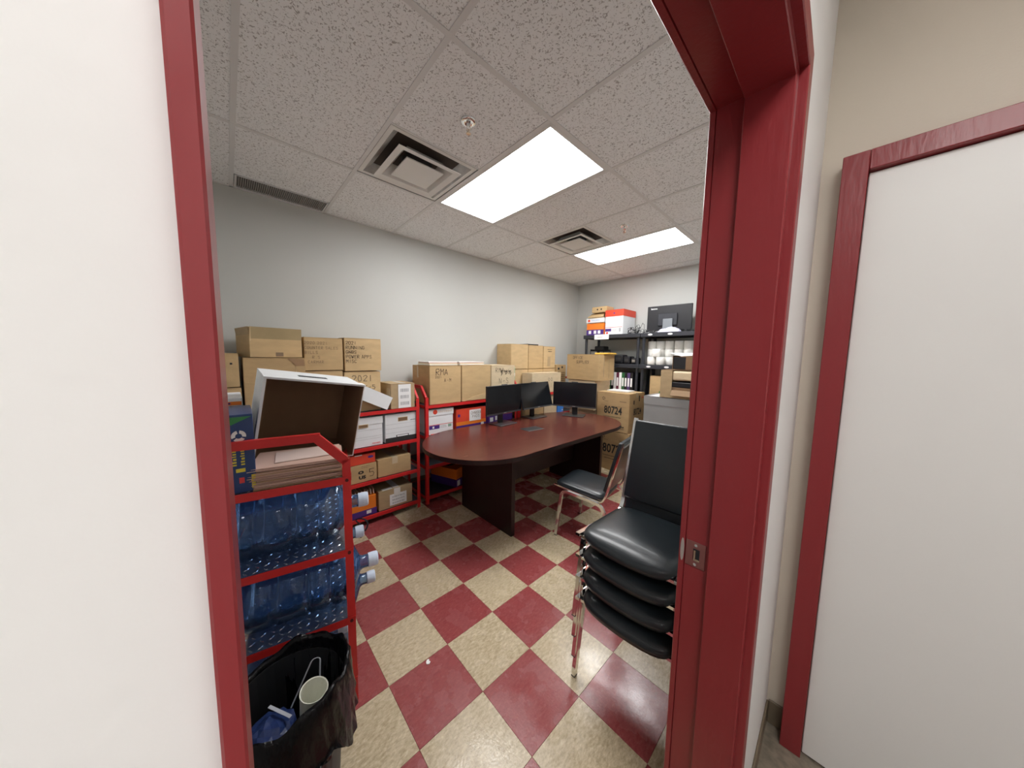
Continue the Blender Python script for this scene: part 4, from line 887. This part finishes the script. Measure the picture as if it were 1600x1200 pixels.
r = lidbox('white paper carton with an orange red lid on the black shelf top', .792, 1.085, 3.96, 4.35, ZS, 2.205, WCARD, REDB, lh=.095); f = F(r, '-y', .0004); patch(r, f, -.135, -.04, .045, .085, PURP, 'purple_block'); patch(r, f, -.135, .13, .10, .106, RPR, 'red_line'); dashes(r, f, [(-.03,.04,.06,.012), (-.03,.03,.04,.006)], LGREY); patch(r, f, .08, .11, .035, .09, LGREY, 'code_patch'); patch(r, f, -.12, -.09, .01, .035, RPR, 'red_mark'); patch(r, F(r, '-y', .0045), 0, 0, 0, 0, PURP, 'purple_emblem', poly=[(.0+.016*math.cos(a), .305+.010*math.sin(a)) for a in [2*PI*k/12 for k in range(12)]]); patch(r, f, -.002, .002, .19, .255, LGREY, 'seam_line')
# monitor standing with its back to the room
t = thing('computer_monitor', 'black monitor on the shelf top, turned with its back to the room', 'monitor', (1.625, 4.165, ZS), .06)
bm = new_bm(); box(bm, -.278, .278, -.014, .014, .04, .37, bev=.005); obj('housing', bm, BLKP, t); bm = new_bm(); box(bm, -.13, .11, -.034, -.0145, .10, .26, bev=.006); obj('rear_bulge', bm, BLKS, t)
bm = new_bm(); box(bm, -.06, .06, -.052, -.0345, .02, .19, bev=.003); obj('stand_neck', bm, mat('grey_plastic', (.22,.24,.26), .4), t); bm = new_bm(); box(bm, -.12, .12, -.12, .06, .001, .012, bev=.003); box(bm, -.05, .05, -.05, -.0145, .012, .0395); obj('stand_base', bm, BLKP, t)
Fm = Matrix.Translation((-.19, -.0147, .325)) @ Matrix.Rotation(PI/2, 4, 'X'); printed(t, Fm, 'lenovo', 0, 0, .022, m=LABEL, bold=.0008, name='printed_lettering')
# cables
def tangle(label, cx, cy, z, rx, ry, hz, n, seed, m=BLKP, r=.004):
    rnd = random.Random(seed); pts = []
    for k in range(n):
        a = k*.55+rnd.uniform(-.3,.3); q = .35+.65*rnd.random(); pts.append((cx+rx*q*math.cos(a)+.0*k, cy+ry*q*math.sin(a), z+r*1.2+hz*abs(math.sin(k*.37))*rnd.random()))
    out = []
    for a, b_, c_, d_ in zip(pts, pts[1:], pts[2:], pts[3:]):
        a, b_, c_, d_ = map(Vector, (a, b_, c_, d_))
        for s in (0, .25, .5, .75): out.append(.5*((2*b_)+(-a+c_)*s+(2*a-5*b_+4*c_-d_)*s*s+(-a+3*b_-3*c_+d_)*s**3))
    bm = new_bm(); tube(bm, out, r, 5); return tag(obj('cable_tangle', bm, m), label, 'cable')
tangle('black cable heap right of the white carton on the shelf top', 1.21, 4.03, ZS, .10, .06, .10, 42, 1)
tangle('looped dark cable standing up behind the cable heap', 1.22, 4.20, ZS, .07, .05, .19, 22, 2, DGREY, .003)
tangle('black cables lying left in front of the turned monitor', 1.45, 3.99, ZS, .09, .035, .05, 34, 3)
tangle('black cables at the right end of the shelf top', 1.98, 4.02, ZS, .13, .06, .035, 34, 4)
t = thing('plastic_bag', 'crumpled lilac plastic bag before the turned monitor', 'bag', (1.71, 3.975, ZS)); bm = new_bm(); rnd = random.Random(8)
g = [[bm.verts.new((-.14+.28*i/12, -.04+.09*j/6, (.012+.05*math.sin(PI*i/12)*math.sin(PI*j/6)+rnd.uniform(-.010,.012)) if 0 < i < 12 and 0 < j < 6 else .002)) for j in range(7)] for i in range(13)]
for i in range(12):
    for j in range(6): bm.faces.new((g[i][j], g[i+1][j], g[i+1][j+1], g[i][j+1]))
obj('film', bm, LILAC, t)
# second shelf: black gadgets
ZB = 1.421
t = thing('desk_organizer', 'black wire desk organizer on the second black shelf', 'organizer', (.62, 4.16, ZB)); bm = new_bm()
for z in (.0, .09, .18):
    box(bm, -.12, .12, -.10, .10, z, z+.006)
    for x in (-.12, .114): box(bm, x, x+.006, -.10, .10, z+.006, z+.03)
for x in (-.12, .114):
    for y in (-.10, .094): box(bm, x, x+.006, y, y+.006, .0, .20)
obj('tiers', bm, BLKP, t); bm = new_bm(); box(bm, -.06, .10, -.08, .08, .187, .26, bev=.01); obj('device', bm, BLKP, t)
for k, (x, w, h, lb) in enumerate(((.845,.08,.12,'dark box shaped gadget beside the wire organizer'), (1.02,.07,.13,'rounded black gadget left of the shelf post'), (1.145,.05,.11,'black gadget second from the shelf post'), (1.25,.04,.09,'small black gadget with grey front near the post'))):
    t = thing('office_gadget', lb, 'gadget', (x, 4.07, ZB)); bm = new_bm(); box(bm, -w, w, -.08, .08, 0, h, bev=.02, seg=3); obj('casing', bm, BLKP, t); bm = new_bm(); box(bm, -w*.6, w*.6, -.0825, -.0802, h*.3, h*.7); obj('front_panel', bm, DGREY if k < 3 else SILV, t)
# binders
cols_ = [('green', GREEN), ('black', BLKP), ('white', WHITE), ('maroon', mat('maroon_binder', (.12,.02,.05), .4)), ('white', WHITE), ('dark green', mat('dark_green_binder', (.02,.12,.04), .4)), ('black', BLKP), ('purple', mat('purple_binder', (.09,.05,.16), .4)), ('black', BLKP)]
ordn = ['first', 'second', 'third', 'fourth', 'fifth', 'sixth', 'seventh', 'eighth', 'ninth']
for k, (cn, m_) in enumerate(cols_):
    t = thing('ring_binder', '%s ring binder with upright spine, %s from the left' % (cn, ordn[k]), 'binder', (.925+.0415*k, 4.06, .981), 0, 'binders on the third black shelf'); bm = new_bm()
    box(bm, -.0195, -.0170, -.115, .16, 0, .315); box(bm, .0170, .0195, -.115, .16, 0, .315); box(bm, -.0195, .0195, -.118, -.1155, 0, .315, bev=.0008); obj('cover', bm, m_, t)
    bm = new_bm(); box(bm, -.0165, .0165, -.11, .15, .004, .29); obj('pages', bm, LABEL, t)
    if cn != 'white': bm = new_bm(); box(bm, -.012, .012, -.1192, -.1184, .12, .24); obj('spine_label', bm, LABEL, t)
# toilet rolls
def roll_mesh():
    b = new_bm(); lathe(b, [(.021,.0),(.050,.0),(.0545,.006),(.0555,.05),(.0545,.098),(.050,.104),(.021,.104)], 22, cap0=False, cap1=False); lathe(b, [(.021,.104),(.0205,.052),(.021,0)], 22, cap0=False, cap1=False); return mesh('toilet_roll', b, ROLL, True)
rme = roll_mesh(); rowc = ['bottom', 'middle', 'top']; colc = ['first', 'second', 'third', 'fourth', 'fifth', 'sixth']
def roll(x, y, z, lb):
    o = D.objects.new('toilet_roll', rme); C.objects.link(o); o.location = (x, y, z); o.rotation_euler.z = random.uniform(0, 6); tag(o, lb, 'toilet roll', 'toilet rolls on the black shelf')
for c in range(6):
    for k in range(3): roll(1.456+.1135*c, 4.10+.006*(c % 2), ZB+.1055*k, 'white toilet roll, %s column from left, %s of its column' % (colc[c], rowc[k]))
roll(1.500, 3.990, ZB, 'loose toilet roll in front of the wall of rolls, far left'); roll(1.618, 3.988, ZB, 'loose toilet roll in front of the wall of rolls, right of the far left one'); 
roll(1.560, 3.992, ZB+.1055, 'loose toilet roll resting on the two front rolls')
# black lined open box at the right, in front of the shelves
t = thing('open_box', 'open dark box with raised torn flap at the right by the shelf rolls', 'box', (2.03, 3.70, 1.3845), .0); bm = new_bm(); 
for q in ((-.12,-.115,-.12,.12,0,.16), (.17,.175,-.12,.12,0,.16), (-.115,.17,.115,.12,0,.16), (-.115,.17,-.115,.115,0,.004), (.02,.17,-.12,-.115,0,.15)): box(bm, *q)
obj('body', bm, KDARK, t); bm = new_bm(); box(bm, -.11, .02, -.1195, -.1160, 0.005, .14); obj('inner_liner', bm, BLKP, t)
bm = new_bm(); v = [bm.verts.new(p) for p in ((-.155,-.12,.185),(-.03,-.12,.150),(.17,-.12,.165),(.17,.0,.19),(.0,.02,.175),(-.10,.0,.185))]; bm.faces.new(v); q = bmesh.ops.extrude_face_region(bm, geom=bm.faces[:]); 
for g in q['geom']:
    if isinstance(g, bmesh.types.BMVert): g.co.z += .004
obj('raised_flap', bm, WCARD, t)

# ------------------------------------------------------------------ waste bin with bag and rubbish
BX, BY = 2.125, -.100
t = thing('waste_bin', 'dark waste bin lined with a glossy black bag by the door', 'waste bin', (BX, BY, 0))
bm = new_bm(); lathe(bm, [(.118,.001),(.124,.004),(.152,.44),(.149,.44),(.120,.008)], 36, cap0=True, cap1=True); obj('bin_body', bm, BIN, t, smooth=False)
bm = new_bm(); n = 120; rnd = random.Random(11)
def rimz(a): return .488+.028*math.cos(a-math.radians(60))+.008*math.sin(5*a)+.005*math.sin(11*a+1)
prof_ = [(.115,-.36,0),(.132,-.26,.05),(.142,-.16,.09),(.150,-.07,.08),(.156,-.02,.05),(.163,.0,.03),(.171,-.014,.05),(.176,-.05,.07),(.179,-.10,.09),(.182,-.15,.10),(.180,-.20,.10),(.186,-.245,.14)]
rings = []
for k, (r0, dz, am) in enumerate(prof_):
    ring_ = []
    for j in range(n):
        a = 2*PI*j/n
        w_ = .6*math.sin(7*a+k*.9)+.6*math.sin(13*a-k*1.7)+.6*math.sin(23*a+k*2.3)+.5*math.sin(37*a-k*1.3)+rnd.uniform(-.5,.5)
        rr = r0*(1+am*.22*w_); rr = rr if k > 5 else min(rr, .152 if k < 4 else .165)
        if k > 6: rr = max(rr, .160)
        z = max(.02, rimz(a)+dz+(.012*math.sin(7*a+k) if k > 8 else 0)+(.035*math.sin(2*a+1)+.02*math.sin(5*a) if k == 11 else 0))
        ring_.append(bm.verts.new((rr*math.cos(a), rr*math.sin(a), z)))
    rings.append(ring_)
for a_, b_ in zip(rings, rings[1:]):
    for j in range(n): bm.faces.new((a_[j], a_[(j+1)%n], b_[(j+1)%n], b_[j]))
bm.faces.new(rings[0]); obj('bin_bag', bm, BAG, t, smooth=True)
CX, CY, CZ = 2.150, -.055, .345
t = thing('paper_cup', 'empty off white paper cup lying in the waste bin', 'cup', (CX, CY, CZ), 0, None, math.radians(-8), math.radians(10)); bm = new_bm()
lathe(bm, [(.026,.0),(.038,.095),(.0395,.097),(.0395,.100),(.0365,.0985),(.0245,.004)], 28, cap0=True, cap1=True); obj('cup_wall', bm, CUP, t, smooth=False)
t = thing('blue_wrapper', 'crumpled dark blue plastic wrapper in the waste bin', 'wrapper', (2.115, -.150, .285)); bm = new_bm(); bmesh.ops.create_icosphere(bm, subdivisions=3, radius=.068)
rnd = random.Random(4)
for v in bm.verts: v.co *= 1+rnd.uniform(-.10,.10); v.co.z = v.co.z*.6+.04
obj('film', bm, BLUEP, t)
bm = new_bm(); box(bm, -.045, .045, -.0045, .0045, 0, .001, Matrix.Translation((2.10, -.125, .372)) @ Matrix.Rotation(.56, 4, 'Z') @ Matrix.Rotation(.05, 4, 'Y')); tag(obj('plastic_strip', bm, STICK), 'flat white plastic strip across the blue wrapper in the bin', 'strip')
bm = new_bm(); sweep(bm, fillet([(2.085,-.095,.345), (2.085,-.03,.475), (2.10,-.01,.48), (2.105,-.015,.40)], .02), .004, .0025, (.6,.4,0)); tag(obj('packing_strap', bm, STICK), 'bent thin white strap standing behind the paper cup', 'strap')
# white chip on the floor
bm = new_bm(); prism(bm, [(.012,0),(.006,.009),(-.002,.006),(-.010,.010),(-.013,.0),(-.006,-.008),(.004,-.011),(.009,-.006)], .0006, .004); o = obj('paper_scrap', bm, WHITE); o.location = (1.962, .458, 0); tag(o, 'tiny white paper scrap on the checkered floor', 'scrap')
